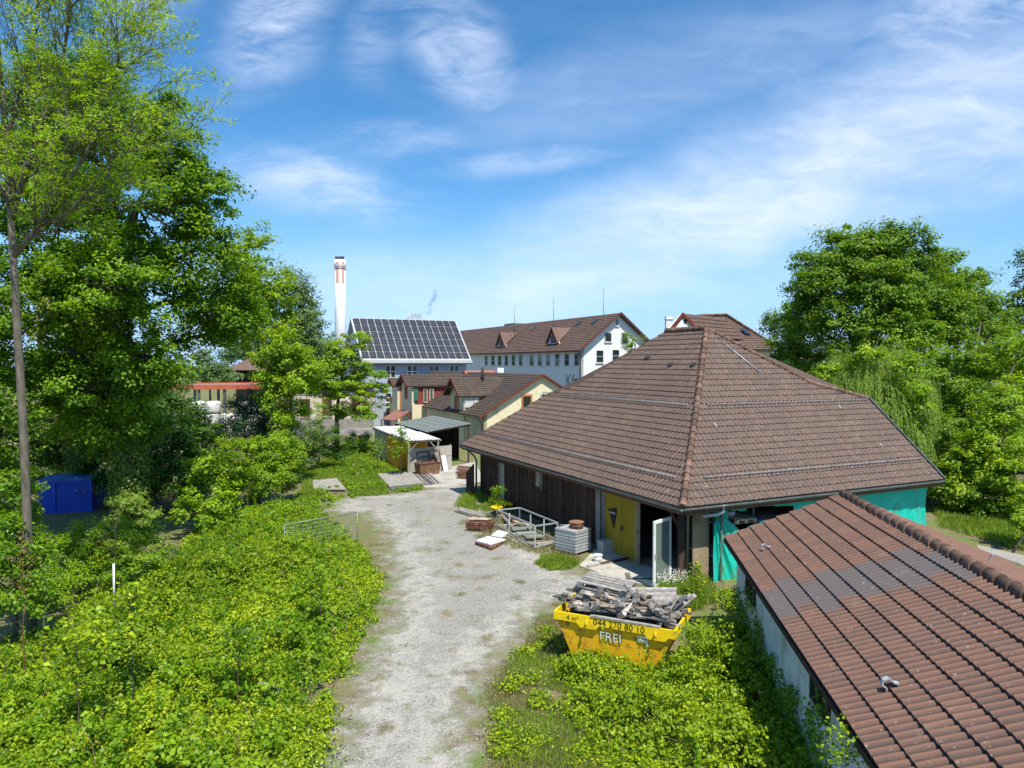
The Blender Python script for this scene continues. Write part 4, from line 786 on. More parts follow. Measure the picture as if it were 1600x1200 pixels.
# blue site container on the left
p = G(60, 812); t = thing('blue_container', 'bright blue metal site container half hidden by shrubs', 'container', p)
a = G(62, 803); b = G(143, 799); a.z = b.z = 0; dd = (b-a).normalized(); nb = Vector((-dd.y, dd.x, 0)); L_ = (b-a).length; H_ = 1.5
mb = MB(); mb.prism([a, b, b+Vector((0, 0, H_)), a+Vector((0, 0, H_))], nb*1.9)
mb.build('body', M_container, t)
mb = MB()
for z in (.05, H_-.04): mb.bar(a-nb*.02+Vector((0, 0, z)), b-nb*.02+Vector((0, 0, z)), .07, .1)
for s in (0, .3, 1): mb.bar(a+dd*L_*s-nb*.02, a+dd*L_*s-nb*.02+Vector((0, 0, H_)), .07, .07)
mb.bar(b+dd*.02+nb*.0, b+dd*.02+Vector((0, 0, H_)), .07, .07); mb.bar(b+dd*.02+nb*1.9, b+dd*.02+nb*1.9+Vector((0, 0, H_)), .07, .07); mb.build('frame', M_container, t)
MB().prism([a-dd*.05-nb*.06+Vector((0, 0, H_+.01)), b+dd*.05-nb*.06+Vector((0, 0, H_+.01)), b+dd*.05+nb*1.95+Vector((0, 0, H_+.01)), a-dd*.05+nb*1.95+Vector((0, 0, H_+.01))], (0, 0, .05)).build('lid', nmat('faded_blue', [(.02, .11, .30), (.04, .17, .38)], 2, .5), t)
mb = MB(); [mb.bar(a+dd*L_*s-nb*.05+Vector((0, 0, 1.0)), a+dd*(L_*s+.22)-nb*.05+Vector((0, 0, 1.0)), .03, .05) for s in (.68, .82)]; mb.build('latch', M_gutter, t)
# far brown roofed house behind the barn
RF = Frame(tuple(D(1076, 560, 62).xy)+(0,), UL, UR)
bh = thing('brown_roof_house', 'white house with broad brown hipped roof showing above the barn', 'house', RF(4, 5, 0))
ez = D(1160, 546, 66).z; rz = D(1160, 489, 70).z; rz2 = D(1070, 490, 64).z
q0 = D(1158, 545, 66); q1 = D(1222, 543, 69); 
pk = D(1161, 487.5, 71)
A_ = Vector((q0.x, q0.y, ez)); B_ = Vector((q1.x, q1.y, ez)); du = (B_-A_).normalized(); dn = Vector((-du.y, du.x, 0)); LW = (B_-A_).length; sp = (pk-A_).dot(du)
run = 5.5; Pk = A_+du*sp+dn*run; Pk.z = rz; lft = A_+dn*run; lft.z = rz-.25
tiles('roof', M_tile_w, bh, A_, B_, Pk, lft, course=.34, wave=.3, ns=3, amp=.03, step=.05, seed=51)
mb = MB(); mb.prism([B_, B_+dn*11, Pk], (0, 0, -.1)); mb.prism([B_+dn*11, A_+du*8+dn*11, lft, Pk], (0, 0, -.1)); mb.build('roof_rear', M_tile_w, bh)
caps('hip_cap', M_cap, bh, [B_+up, Pk+up], .12, .4); caps('ridge_cap', M_cap, bh, [Pk+up, lft+up], .12, .4)
mb = MB(); wall_quad(mb, A_+dn*.6, B_+dn*.6-du*.7, 0, ez-.1, -dn, .3); wall_quad(mb, B_+dn*.6-du*.7, B_+dn*10-du*.7, 0, ez-.1, du, .3); wall_quad(mb, A_+du*8+dn*10.4, B_+dn*10.4-du*.7, 0, ez-.1, dn, .3); mb.build('wall', M_white, bh)
MB().bar(A_-dn*.03+Vector((0, 0, -.12)), B_-dn*.03+Vector((0, 0, -.12)), .08, .2).build('fascia', M_dark, bh)
# gable facing left/front with round window
g0, g1, gp = D(1046, 514, 60.5), D(1085, 512, 62), D(1065, 490, 61.2)
back = dn*5+du*1.0
mb = MB(); gg = [g0, g1, gp]; nfr = (g1-g0).cross(gp-g0).normalized(); nfr = nfr if nfr.y < 0 else -nfr
mb.prism([Vector((g0.x, g0.y, 3)), Vector((g1.x, g1.y, 3)), g1, gp-Vector((0, 0, .05)), g0], -nfr*.2); mb.build('gable_wall', M_white, bh)
rd = Vector((.68, .733, 0)); mb = MB(); e1 = (g1-gp)*.12; e1b = (g1-gp)*.7; e0_ = (g0-gp)*.12
tiles('gable_roof', M_tile_w, bh, g1+e1b+nfr*.14, g1+e1b+rd*8, gp+rd*8, gp+nfr*.14, course=.34, wave=.3, ns=3, step=.05, seed=52)
mb.prism([g0+e0_+nfr*.14, gp+nfr*.14, gp+rd*7, g0+e0_+rd*5], (0, 0, -.1)); mb.build('gable_roof_rear', M_tile_w, bh)
mb = MB(); mb.bar(g0+e0_+nfr*.17, gp+nfr*.17, .06, .22); mb.bar(gp+nfr*.17, g1+e1+nfr*.17, .06, .22); mb.build('verge_board', M_redpaint, bh)
p = PL(1070.5, 502, g0, nfr); MB().tube([p, p+nfr*.05], .19, 14).build('round_window', M_glass, bh)
p = D(1045, 508, 66); q = MB(); q.box((p.x, p.y, p.z), (.6, .6, 1.7)); q.box((p.x, p.y, p.z+.55), (.72, .72, .08)); q.build('chimney', M_white, bh)
p = A_+du*(LW*.55)+dn*2.2; p.z = ez+2.2*(rz-ez)/run; nn_ = Vector((-dn.x*(rz-ez)/run, -dn.y*(rz-ez)/run, 1)).normalized(); uu = (dn+Vector((0, 0, (rz-ez)/run))).normalized(); MB().prism([p+nn_*.08, p+nn_*.08+du*.7, p+nn_*.08+du*.7+uu*.9, p+nn_*.08+uu*.9], nn_*.08).build('skylight', M_glass, bh)
# ================================================================== SKIP
sk0 = G(865, 954, 1.25); sk1 = G(1055, 986, 1.25); se = (sk1-sk0).normalized(); sn = Vector((-se.y, se.x, 0)); SL = (sk1-sk0).length; SW = 1.55
KF = Frame((sk0.x, sk0.y, 0), se, sn); sang = math.atan2(se.y, se.x)
skp = thing('skip', 'bright yellow metal waste skip with black lettering heaped with broken pallets', 'skip', KF(SL/2, SW/2, 0))
mb = MB(); zt, zr_, zb = 1.25, 1.06, .05; i0, i1 = .5, .55
top = [KF(.06, .06, zr_), KF(SL-.06, .06, zr_), KF(SL-.06, SW-.06, zr_), KF(.06, SW-.06, zr_)]; bot = [KF(i0, .12, zb), KF(SL-i1, .12, zb), KF(SL-i1, SW-.12, zb), KF(i0, SW-.12, zb)]
cen = KF(SL/2, SW/2, .6)
for i in range(4):
    j = (i+1) % 4; q = [bot[i], bot[j], top[j], top[i]]; n = (q[1]-q[0]).cross(q[2]-q[0]).normalized(); n = n if n.dot(cen-(q[0]+q[2])/2) > 0 else -n; mb.prism(q, n*.03)
mb.prism(bot, (0, 0, .03)); mb.build('body', M_yelorange, skp)
mb = MB()
rt = [KF(0, 0, 0), KF(SL, 0, 0), KF(SL, SW, 0), KF(0, SW, 0)]
mb.prism([KF(0, 0, zr_), KF(SL, 0, zr_), KF(SL, 0, zt), KF(0, 0, zt)], sn*.04); mb.prism([KF(0, SW, zr_), KF(SL, SW, zr_), KF(SL, SW, zt), KF(0, SW, zt)], -sn*.04)
mb.prism([KF(0, .04, zr_), KF(0, SW-.04, zr_), KF(0, SW-.04, zt), KF(0, .04, zt)], se*.04); mb.prism([KF(SL, .04, zr_), KF(SL, SW-.04, zr_), KF(SL, SW-.04, zt), KF(SL, .04, zt)], -se*.04)
for s, e_ in ((.75, .93), (2.33, 2.51)): mb.prism([KF(s-.1, -.002, zr_-.09), KF(e_+.1, -.002, zr_-.09), KF(e_+.2, -.002, zr_+.02), KF(s-.2, -.002, zr_+.02)], sn*.05)
mb.build('rim', M_yellow, skp)
for s in (.84, 2.42):
    MB().tube([KF(s, -.005, 1.16), KF(s, -.06, 1.16), KF(s, -.09, 1.10), KF(s+.03, -.09, 1.06)], .025, 8).build('lifting_lug', M_yelorange, skp)
    MB().tube([KF(s, SW+.005, 1.16), KF(s, SW+.06, 1.16), KF(s, SW+.09, 1.10)], .025, 8).build('lifting_lug', M_yelorange, skp)
mb = MB(); text_into(mb, '044 270 80 10', KF(.97, 0, 1.085), se, (0, 0, 1), .205, .008); mb.build('lettering_number', M_black, skp); mb = MB(); text_into(mb, '4 m³', KF(.32, 0, 1.10), se, (0, 0, 1), .16, .008); mb.build('lettering_volume', M_black, skp)
slp = (top[0]-bot[0]); bn_ = Vector((0, 0, 1)); ydir = (KF(0, .06, zr_)-KF(0, .12, zb)).normalized()
mbw, mbb = MB(), MB(); text_into(mbb, 'FREI', KF(1.10, .068, .745)+se*.015-Vector((0, 0, .015)), se, ydir, .29, .012); text_into(mbw, 'FREI', KF(1.10, .068, .745), se, ydir, .29, .018)
mbb.build('lettering_shadow', M_black, skp); mbw.build('lettering_white', M_whitep, skp)
mbw = MB(); o0 = KF(1.98, .066, .78)
for (x, z, w_, h_) in ((0, .17, .26, .05), (.02, .08, .07, .08), (.18, .0, .07, .14), (.1, .09, .08, .05)): mbw.prism([o0+se*x+ydir*z-sn*.016, o0+se*(x+w_)+ydir*z-sn*.016, o0+se*(x+w_)+ydir*(z+h_)-sn*.016, o0+se*x+ydir*(z+h_)-sn*.016], sn*.004)
mbw.build('torn_mark', M_whitep, skp)
# heap of broken pallets
def hh(u, v): return 1.14+.42*math.sin(math.pi*min(1, max(0, u/SL*.95+.03)))**.7*math.sin(math.pi*min(1, max(0, v/SW)))**.6
rr = random.Random(8); GW = 'broken pallet boards heaped in the skip'
mbc = MB()
for i in range(6):
    for j in range(4):
        u0, u1, v0, v1 = SL*(.06+.88*i/6), SL*(.06+.88*(i+1)/6), SW*(.07+.86*j/4), SW*(.07+.86*(j+1)/4)
        z = min(hh(u0, v0), hh(u1, v1), hh(u0, v1), hh(u1, v0))-.2; mbc.box(KF((u0+u1)/2, (v0+v1)/2, (z+.98)/2), (u1-u0, v1-v0, max(.1, z-.98)), sang)
tag(mbc.build('wood_waste', nmat('waste_wood', [(.05, .042, .036), (.13, .11, .10)], 14, .9, .8, bscale=30)), 'dense dark layer of wood waste filling the skip below the loose boards', 'wood waste', kind='stuff')
meshes = []
for k in range(7):
    L_ = (.85, .6, 1.1, .45, .75, 1.2, .2)[k]; w_ = (.11, .1, .09, .13, .1, .12, .11)[k]; th = (.022, .022, .03, .024, .08, .024, .1)[k]
    m = MB(); m.box((0, 0, 0), (L_, w_, th)); 
    if k in (2, 5): m.box((L_*.38, 0, .05), (.14, .1, .08)); m.box((-L_*.3, 0, .05), (.14, .1, .08))
    meshes.append(m.build('broken_board', [M_greywood, nmat('brown_board', [(.13, .085, .055), (.25, .17, .11)], 4, .85, .4, bscale=25, pv=.35), M_greywood, M_palewood, M_greywood, nmat('dark_grey_board', [(.07, .065, .06), (.17, .155, .14)], 4, .85, .4, bscale=25, pv=.35), M_palewood][k]))
cnt = 0
for i in range(150):
    k = i % 7; src = meshes[k]; o = src if i < 7 else src.copy()
    if i >= 7: COL.objects.link(o)
    u, v = rr.uniform(.3, SL-.35), rr.uniform(.26, SW-.25)
    if .95 < u < 1.75 and v > .55 and i > 60: v = rr.uniform(.3, .55)
    pit = rr.uniform(-.3, .3) if i % 4 else rr.uniform(-.9, .9)
    z = hh(u, v)+rr.uniform(-.10, .07); yaw = rr.choice([0, 0, .4, 1.57, .7, -.8]); rx_ = rr.uniform(-.6, .6)
    if v < .5: yaw, pit, rx_ = rr.choice([0, 3.14, .25, -.3]), pit*.35, rx_*.6
    elif i % 3 == 0: yaw += rr.uniform(-1.2, 1.2)
    o.location = KF(u, v, z); o.rotation_euler = (rx_, pit, sang+yaw+rr.uniform(-.3, .3)*(1 if v > .5 else .5))
    tag(o, 'grey broken board in the jumbled heap inside the yellow skip', 'board', GW)
tag(MB().bar(KF(.9, .03, 1.27), KF(2.5, .05, 1.26), .1, .035).build('long_board', M_greywood), 'long grey board lying along the front rim of the skip', 'board')
tag(MB().bar(KF(1.62, .15, 1.36), KF(1.72, .45, 1.62), .13, .025).build('white_board', M_whitep), 'short white board standing out of the middle of the skip load', 'board')
pallet('pallet', 'weathered pallet lying level on top of the left half of the skip load', KF(.95, 1.0, 1.66), (.05, .06, sang-.05), M_greywood)
pallet('pallet', 'weathered pallet just below the topmost one in the skip', KF(1.05, .85, 1.5), (.12, .02, sang+.03), M_greywood)
mb = MB(); [mb.box((0, -.36+.12*i, 0), (.95, .113, .025)) for i in range(7)]; [mb.box((x, 0, -.06), (.1, .8, .09)) for x in (-.4, 0, .4)]; o = mb.build('slatted_panel', M_greywood); o.location = KF(2.12, 1.0, 1.60); o.rotation_euler = (.18, -.1, sang+.15); tag(o, 'dark grey closely slatted wooden panel on the right half of the skip load', 'panel')
for k, (u, v, r_) in enumerate(((2.62, .75, -.75), (2.75, .95, -.6), (2.55, .5, -.9))):
    o = MB().box((0, 0, 0), (.8, .12, .03)).box((.25, 0, .05), (.14, .1, .08)).build('leaning_board', M_greywood); o.location = KF(u, v, 1.5); o.rotation_euler = (.2, r_, sang+.5+.15*k); tag(o, ('first', 'second', 'third')[k]+' of three boards sticking up at the right end of the skip', 'board')
# ================================================================== YARD ITEMS by the barn
# box pallet with rust drum
a = G(867, 862); b = G(912, 873); a.z = b.z = .08; dd = (b-a).normalized(); nb = Vector((-dd.y, dd.x, 0)); L_ = .98; Hc = .80
cg = thing('metal_crate', 'galvanised ribbed metal crate standing beside the barn wall', 'crate', (a.x, a.y, 0)); KF2 = Frame((a.x, a.y, 0), dd, nb); cang = math.atan2(dd.y, dd.x)
mb = MB(); mb.box(KF2(L_/2, .45, .08+Hc/2), (L_-.06, .84, Hc-.04), cang); mb.box(KF2(L_/2, .45, .08+Hc), (L_, .92, .04), cang)
for k in range(7): mb.box(KF2(L_/2, .45, .14+k*.115), (L_, .90, .065), cang)
mb.build('body', M_galv, cg); mb = MB()
for u, v in ((.1, .1), (L_-.1, .1), (.1, .8), (L_-.1, .8)): mb.box(KF2(u, v, .04), (.1, .1, .08), cang)
mb.build('foot', M_dark, cg)
c = KF2(.62, .5, Hc+.11); t = thing('rusty_pot', 'round rusty brown pot standing on the ribbed metal crate', 'pot', c)
mb = MB(); mb.tube([c, c+Vector((0, 0, .22))], [.25, .26], 20); mb.build('body', M_rust, t); MB().tube([c+Vector((0, 0, .2)), c+Vector((0, 0, .235))], .275, 20).build('rim', M_rustpaint, t)
tag(MB().tube([KF2(.15, .1, Hc+.1), KF2(.2, .05, Hc+.25), KF2(.5, .08, Hc+.25), KF2(.55, .2, Hc+.1)], .012, 6).build('wire_handle', M_galv), 'bent wire bow lying on top of the ribbed metal crate', 'wire')
# tin drum and bucket
c = G(946, 864); t = thing('metal_bin', 'square grey metal bin standing in front of the yellow door', 'bin', c); mb = MB(); mb.box((c.x, c.y, .22), (.46, .42, .42), ANG); mb.build('body', M_galv, t); MB().box((c.x, c.y, .445), (.5, .46, .04), ANG).build('lid', M_galv, t)
c = G(934, 878); t = thing('bucket', 'small white plastic bucket on the ground by the door slab', 'bucket', c); mb = MB(); mb.tube([c, c+Vector((0, 0, .25))], [.13, .16], 18); mb.build('body', M_whitep, t); MB().tube([c+Vector((0, 0, .235)), c+Vector((0, 0, .26))], .172, 18).build('rim', M_whitep, t); MB().tube([c+Vector((-.16, 0, .22)), c+Vector((-.1, -.15, .12)), c+Vector((.1, -.15, .12)), c+Vector((.16, 0, .22))], .006, 5).build('handle', M_galv, t)
# railing frame
t = thing('steel_frame', 'long grey steel railing frame standing among boards by the barn wall', 'frame', G(820, 850)); mb = MB()
def up_post(x, yb, yt): 
    p = G(x, yb); d = p.y; zt_ = PL(x, yt, p, (0, 1, 0)).z; return p, Vector((p.x, p.y, zt_))
q = [up_post(777, 826, 797), up_post(812, 822, 793.5), up_post(871, 851, 817), up_post(836, 860, 822)]
q2 = [up_post(796, 838, 802), up_post(829, 834, 804), up_post(850, 842, 811)]
for a, b in q+q2: mb.bar(a, b, .05, .05)
for i in range(4): mb.bar(q[i][1], q[(i+1) % 4][1], .05, .05)
mb.build('upper_frame', M_galv, t); mb = MB()
for i in range(4):
    u = Vector((0, 0, .12)); mb.bar(q[i][0]+u, q[(i+1) % 4][0]+u, .05, .05)
mb.build('lower_frame', M_galv, t)
def board_run(name, label, cat, n, pxs, z0, dz, w_, th, mat, group=None, jit=1.5):
    for k in range(n):
        (x0, y0), (x1, y1) = pxs; o = (k % 4)
        dx = RNG.uniform(-jit, jit); a = G(x0+dx+o*2.2, y0-o*1.2); b = G(x1+dx+o*2.2, y1-o*1.2); z = z0+dz*(k//4)
        tag(MB().bar(a+Vector((RNG.uniform(-1, 1)*jit*.06, RNG.uniform(-1, 1)*jit*.05, z)), b+Vector((RNG.uniform(-1, 1)*jit*.09, RNG.uniform(-1, 1)*jit*.08, z+RNG.uniform(-.03, .03))), w_, th).build(name, mat), label, cat, group)
board_run('plank', 'long grey plank in the pile at the far end of the barn wall', 'plank', 8, ((714, 800), (752, 812)), .05, .06, .14, .05, M_greywood, 'grey planks piled at the end of the barn wall')
board_run('beam', 'short brown beam in the stack beside the steel frame', 'beam', 12, ((730, 829), (762, 832)), .06, .13, .14, .11, M_rust, 'brown beams stacked left of the steel frame')
board_run('plank', 'pale plank lying on top of the short brown beams', 'plank', 2, ((733, 827), (765, 829)), .46, .05, .16, .04, M_palewood, 'pale planks on the brown beam stack', 1)
board_run('yellow_beam', 'bright yellow formwork beam leaning by the barn wall', 'beam', 2, ((777, 792), (800, 798)), .28, .1, .12, .14, M_yellow, 'yellow formwork beams by the barn wall', 0)
slab('yellow_panel', 'flat orange yellow formwork panel beside the steel frame', 'panel', [(766, 803), (776, 799), (786, 803), (776, 808)], .3, .04, M_yellow)
slab('scrap_sheet', 'crumpled white sheet on the low pile of scrap, left one', 'sheet', [(744, 852), (762, 845), (790, 850), (766, 858)], .14, .05, M_sheet)
slab('scrap_sheet', 'upper white sheet lying on the low pile of scrap, right one', 'sheet', [(768, 846), (778, 838), (794, 842), (785, 849)], .22, .04, M_sheet)
slab('brown_board', 'brown boards under the white sheets', 'board', [(742, 852), (770, 842), (792, 848), (768, 861)], .02, .1, M_rust)
for k, (x0, y0, x1, y1, m) in enumerate(((800, 832, 832, 830, M_metalroof), (806, 840, 838, 838, M_metalroof), (820, 846, 848, 843, M_metalroof), (838, 856, 866, 852, M_greywood), (802, 820, 830, 828, M_palewood), (785, 812, 800, 828, M_greywood), (788, 806, 806, 822, M_rust))):
    tag(MB().bar(G(x0, y0)+Vector((0, 0, .14+.02*(k % 3))), G(x1, y1)+Vector((0, 0, .15)), .3 if k < 3 else .16, .06).build('loose_plank', m), 'flat slat lying loose inside or beside the steel frame', 'slat', 'slats lying about the steel frame')
tag(MB().bar(G(918, 888)+Vector((0, 0, .05)), G(958, 880)+Vector((0, 0, .05)), .14, .05).build('timber', M_greywood), 'dark timber lying on the edge of the door slab, nearer one', 'timber')
tag(MB().bar(G(938, 884)+Vector((0, 0, .07)), G(1015, 868)+Vector((0, 0, .07)), .14, .05).build('timber', M_dkwood), 'long dark timber lying across the door slab, farther one', 'timber')
slab('brown_mat', 'brown board lying flat on the slab in the barn opening', 'board', [(975, 878), (1000, 870), (1030, 878), (997, 886)], .03, .02, M_ply)
# door slab (concrete apron)
P = [G(905, 885), G(962, 905), G(1022, 918), G(1068, 905)]+[BF(.9, .7, 0), BF(5.8, .7, 0)]
tag(MB().prism([Vector((p.x, p.y, .004)) for p in P], (0, 0, .03)).build('door_slab', M_concrete), kind='structure')
# mesh fence panel
mf = thing('mesh_fence_panel', 'tilted galvanised mesh fence panel standing in the brambles', 'fence', G(500, 905))
fa = D(444.5, 888, 24.5); fb = D(558, 876, 27.2); fa.z = .2; fb.z = .1; ta = PL(444.5, 820, fa, (0, 1, 0)); tb = PL(558.5, 800, fb, (0, 1, 0))
mb = MB(); [mb.tube([p, q], .016, 6) for p, q in ((fa, ta), (fb, tb), (ta, tb), (fa+Vector((0, 0, .1)), fb+Vector((0, 0, .1))))]; mb.build('frame', nmat('dull_galv', [(.22, .24, .25), (.34, .36, .36)], 6, .6, .1, metal=.3), mf)
mb = MB(); n = 26
for i in range(1, n): t = i/n; mb.tube([fa.lerp(fb, t), ta.lerp(tb, t)], .0035, 3, cap=False)
for i in range(1, 9): t = i/9; mb.tube([fa.lerp(ta, t), fb.lerp(tb, t)], .0035, 3, cap=False)
mb.build('mesh', M_galv, mf)
slab('lattice_frame', 'small grey grating tilted against the foot of the mesh fence', 'grating', [(498, 874), (505, 868), (556, 872), (540, 880)], .25, .05, M_gutter)
# hydrant-like post
c = G(475, 752); t = thing('marker_post', 'thin bent grey marker post with white foot beside the round bush', 'post', c)
MB().tube([c, c+Vector((-.1, 0, .35)), c+Vector((-.2, 0, .75))], .035, 8).build('pole', M_gutter, t); MB().tube([c, c+Vector((-.03, 0, .16))], .07, 8).build('foot', M_whitep, t)
# white trunk guarded sapling is built with the plants; rocks
def rock(name, label, px, py, s, h, mat, seed):
    rg = np.random.default_rng(seed); import bmesh
    bm = bmesh.new(); bmesh.ops.create_icosphere(bm, subdivisions=3, radius=1); 
    for v in bm.verts:
        c = v.co; k = 1+.22*math.sin(3*c.x+seed)+.16*math.sin(5*c.y+2*seed+c.z*3)+.08*math.sin(11*c.z+7*c.x); v.co = Vector((c.x*s*k, c.y*s*.7*k, c.z*h*k))
    me = bpy.data.meshes.new(name); bm.to_mesh(me); bm.free(); me.materials.append(mat); o = bpy.data.objects.new(name, me); COL.objects.link(o); g = G(px, py); o.location = (g.x, g.y, h*.5); return tag(o, label, 'rock')
rock('rock', 'flat pale rock lying among the brambles left of the track', 420, 1098, .33, .26, M_conc_d, 3)
rock('rock', 'round grey stone in the weeds beside the orange shed wall', 604, 722, .5, .4, M_conc_d, 5)
# ================================================================== GROUND
def vnoise(x, y, sc, seed=0, octv=3):
    rg = np.random.default_rng(seed); T = rg.random((64, 64)); out = np.zeros_like(x); amp = 1; tot = 0
    for o in range(octv):
        u, v = x/sc*2**o+13.7*o, y/sc*2**o+7.1*o; i, j = np.floor(u).astype(int), np.floor(v).astype(int); fu, fv = u-i, v-j
        fu = fu*fu*(3-2*fu); fv = fv*fv*(3-2*fv)
        g = lambda a, b: T[a % 64, b % 64]
        out += amp*((g(i, j)*(1-fu)+g(i+1, j)*fu)*(1-fv)+(g(i, j+1)*(1-fu)+g(i+1, j+1)*fu)*fv); tot += amp; amp *= .5
    return out/tot
def inpoly(x, y, P):
    r = np.zeros(x.shape, bool); n = len(P)
    for i in range(n):
        x0, y0 = P[i]; x1, y1 = P[(i+1) % n]; c = ((y0 > y) != (y1 > y)) & (x < (x1-x0)*(y-y0)/((y1-y0) or 1e-9)+x0); r ^= c
    return r
def sdist(x, y, P):
    d = np.full(x.shape, 1e9); n = len(P)
    for i in range(n):
        x0, y0 = P[i]; x1, y1 = P[(i+1) % n]; dx, dy = x1-x0, y1-y0; t = np.clip(((x-x0)*dx+(y-y0)*dy)/(dx*dx+dy*dy+1e-9), 0, 1)
        d = np.minimum(d, np.hypot(x-x0-t*dx, y-y0-t*dy))
    return np.where(inpoly(x, y, P), d, -d)
def gp(px): return [tuple(G(x, y).xy) for x, y in px]
def groundmat(name, kind):
    m, nt, N, L = ntree(name); tc = N('ShaderNodeTexCoord'); C = tc.outputs['Object']
    def noise(s, d=6, r=.6):
        n = N('ShaderNodeTexNoise'); n.inputs['Scale'].default_value = s; n.inputs['Detail'].default_value = d; n.inputs['Roughness'].default_value = r; L(C, n.inputs['Vector']); return n.outputs['Fac']
    def mr(v, a, b, c=0, d=1):
        n = N('ShaderNodeMapRange'); n.inputs[1].default_value = a; n.inputs[2].default_value = b; n.inputs[3].default_value = c; n.inputs[4].default_value = d; L(v, n.inputs[0]); return n.outputs[0]
    def mix(f, a, b):
        x = N('ShaderNodeMix'); x.data_type = 'RGBA'
        if isinstance(f, (int, float)): x.inputs['Factor'].default_value = f
        else: L(f, x.inputs['Factor'])
        for i, v in ((6, a), (7, b)):
            if isinstance(v, tuple): x.inputs[i].default_value = (*v, 1)
            else: L(v, x.inputs[i])
        return x.outputs[2]
    def math_(op, a, b):
        n = N('ShaderNodeMath'); n.operation = op
        for i, v in enumerate((a, b)):
            if isinstance(v, (int, float)): n.inputs[i].default_value = v
            else: L(v, n.inputs[i])
        return n.outputs[0]
    r1 = ramp(N, [(.3, (.10, .075, .045)), (.5, (.20, .17, .09)), (.7, (.14, .17, .05))]); L(noise(3.5, 9), r1.inputs[0])
    soil = mix(mr(noise(1.1, 6), .45, .62), r1.outputs[0], (.11, .18, .035))
    soil = mix(mr(noise(38, 3), .5, .75), soil, (.26, .22, .15))
    col = soil
    hgt = noise(45, 4)
    if kind != 'soil':
        v = N('ShaderNodeTexVoronoi'); v.inputs['Scale'].default_value = 34; L(C, v.inputs['Vector'])
        v2 = N('ShaderNodeTexVoronoi'); v2.inputs['Scale'].default_value = 13; L(C, v2.inputs['Vector'])
        base = {'gravel': ((.215, .21, .20), (.375, .37, .35)), 'asphalt': ((.16, .155, .15), (.22, .215, .21)), 'path': ((.28, .265, .24), (.36, .345, .31))}[kind]
        sep = N('ShaderNodeSeparateColor'); L(v.outputs['Color'], sep.inputs[0])
        g = mix(sep.outputs[0], base[0], base[1])
        g = mix(mr(v.outputs['Distance'], .0, .6, 0, .0), g, (.05, .05, .05))
        g = mix(mr(noise(.55, 8, .65), .48, .66, 0, .5), g, (.42, .40, .35))
        g = mix(mr(noise(1.7, 9, .7), .60, .68, 0, .6), g, (.56, .53, .46))
        g = mix(mr(noise(.9, 9, .7), .38, .30, 0, .55), g, (.21, .19, .15))
        if kind == 'gravel':
            g = mix(mr(noise(70, 3), .56, .70, 0, .7), g, (.12, .11, .10)); g = mix(mr(noise(55, 2), .60, .68, 0, .8), g, (.66, .64, .6))
            at = N('ShaderNodeAttribute'); at.attribute_name = 'ed'
            e = math_('ADD', at.outputs['Fac'], math_('MULTIPLY', math_('SUBTRACT', noise(1.6, 9, .7), .5), 4.2))
            rut = math_('SUBTRACT', 1, mr(math_('ABSOLUTE', math_('SUBTRACT', e, 1.15), 0), .1, .45, 0, 1)); g = mix(math_('MULTIPLY', rut, .3), g, (.55, .51, .43)); g = mix(mr(e, 1.55, 1.9, 0, .22), g, (.24, .22, .16))
            f = mr(e, .0, 1.1); g2 = mix(mr(noise(1.25, 8, .65), .57, .66, 0, .8), g, (.19, .175, .075))
            col = mix(f, soil, g2)
        else: col = g
        hgt = v.outputs['Distance']
    b = N('ShaderNodeBsdfPrincipled'); L(col, b.inputs['Base Color']); b.inputs['Roughness'].default_value = .95; b.inputs['Specular IOR Level'].default_value = .15
    bp = N('ShaderNodeBump'); bp.inputs['Strength'].default_value = .7; bp.inputs['Distance'].default_value = .03; L(hgt, bp.inputs['Height'])
    bp2 = N('ShaderNodeBump'); bp2.inputs['Strength'].default_value = .5; bp2.inputs['Distance'].default_value = .12; L(noise(2.2, 8), bp2.inputs['Height']); L(bp.outputs[0], bp2.inputs['Normal']); L(bp2.outputs[0], b.inputs['Normal'])
    o = N('ShaderNodeOutputMaterial'); L(b.outputs[0], o.inputs[0]); return m
M_soil = groundmat('ground_soil', 'soil'); M_gravel = groundmat('yard_gravel', 'gravel'); M_asph = groundmat('asphalt', 'asphalt'); M_path = groundmat('path_gravel', 'path')
tag(MB().add([(-900, -60, 0), (900, -60, 0), (900, 1500, 0), (-900, 1500, 0)], [(0, 1, 2, 3)]).build('ground', M_soil), kind='structure')
YARD = gp([(430, 1330), (478, 1200), (518, 1110), (548, 1030), (586, 965), (600, 915), (588, 870), (592, 835), (560, 806), (500, 800), (515, 782), (560, 772), (640, 768), (668, 762), (700, 755), (742, 745), (755, 765), (762, 795), (800, 815), (870, 858), (905, 888), (985, 925), (960, 945), (880, 945), (850, 985), (815, 1015), (780, 1060), (765, 1110), (762, 1160), (775, 1200), (800, 1330)])
xs = np.arange(-12, 7, .25); ys = np.arange(8, 44, .25); X, Y = np.meshgrid(xs, ys, indexing='ij'); SD = sdist(X, Y, YARD)
Z = .006+.02*(vnoise(X, Y, 2.0, 4)-.5)*np.clip(SD, 0, 1); Z = np.maximum(Z, .005)
nx, ny = X.shape; idx = np.arange(nx*ny).reshape(nx, ny); F_ = np.stack([idx[:-1, :-1], idx[1:, :-1], idx[1:, 1:], idx[:-1, 1:]], -1).reshape(-1, 4)
ok = (SD.ravel()[F_] > -1.6).all(1); F_ = F_[ok]; used, inv = np.unique(F_, return_inverse=True)
V_ = np.stack([X.ravel(), Y.ravel(), Z.ravel()], 1)[used]
tag(npmesh('gravel_yard', V_, inv.reshape(-1, 4), M_gravel, vattr={'ed': SD.ravel()[used]}, smooth=True), kind='structure')
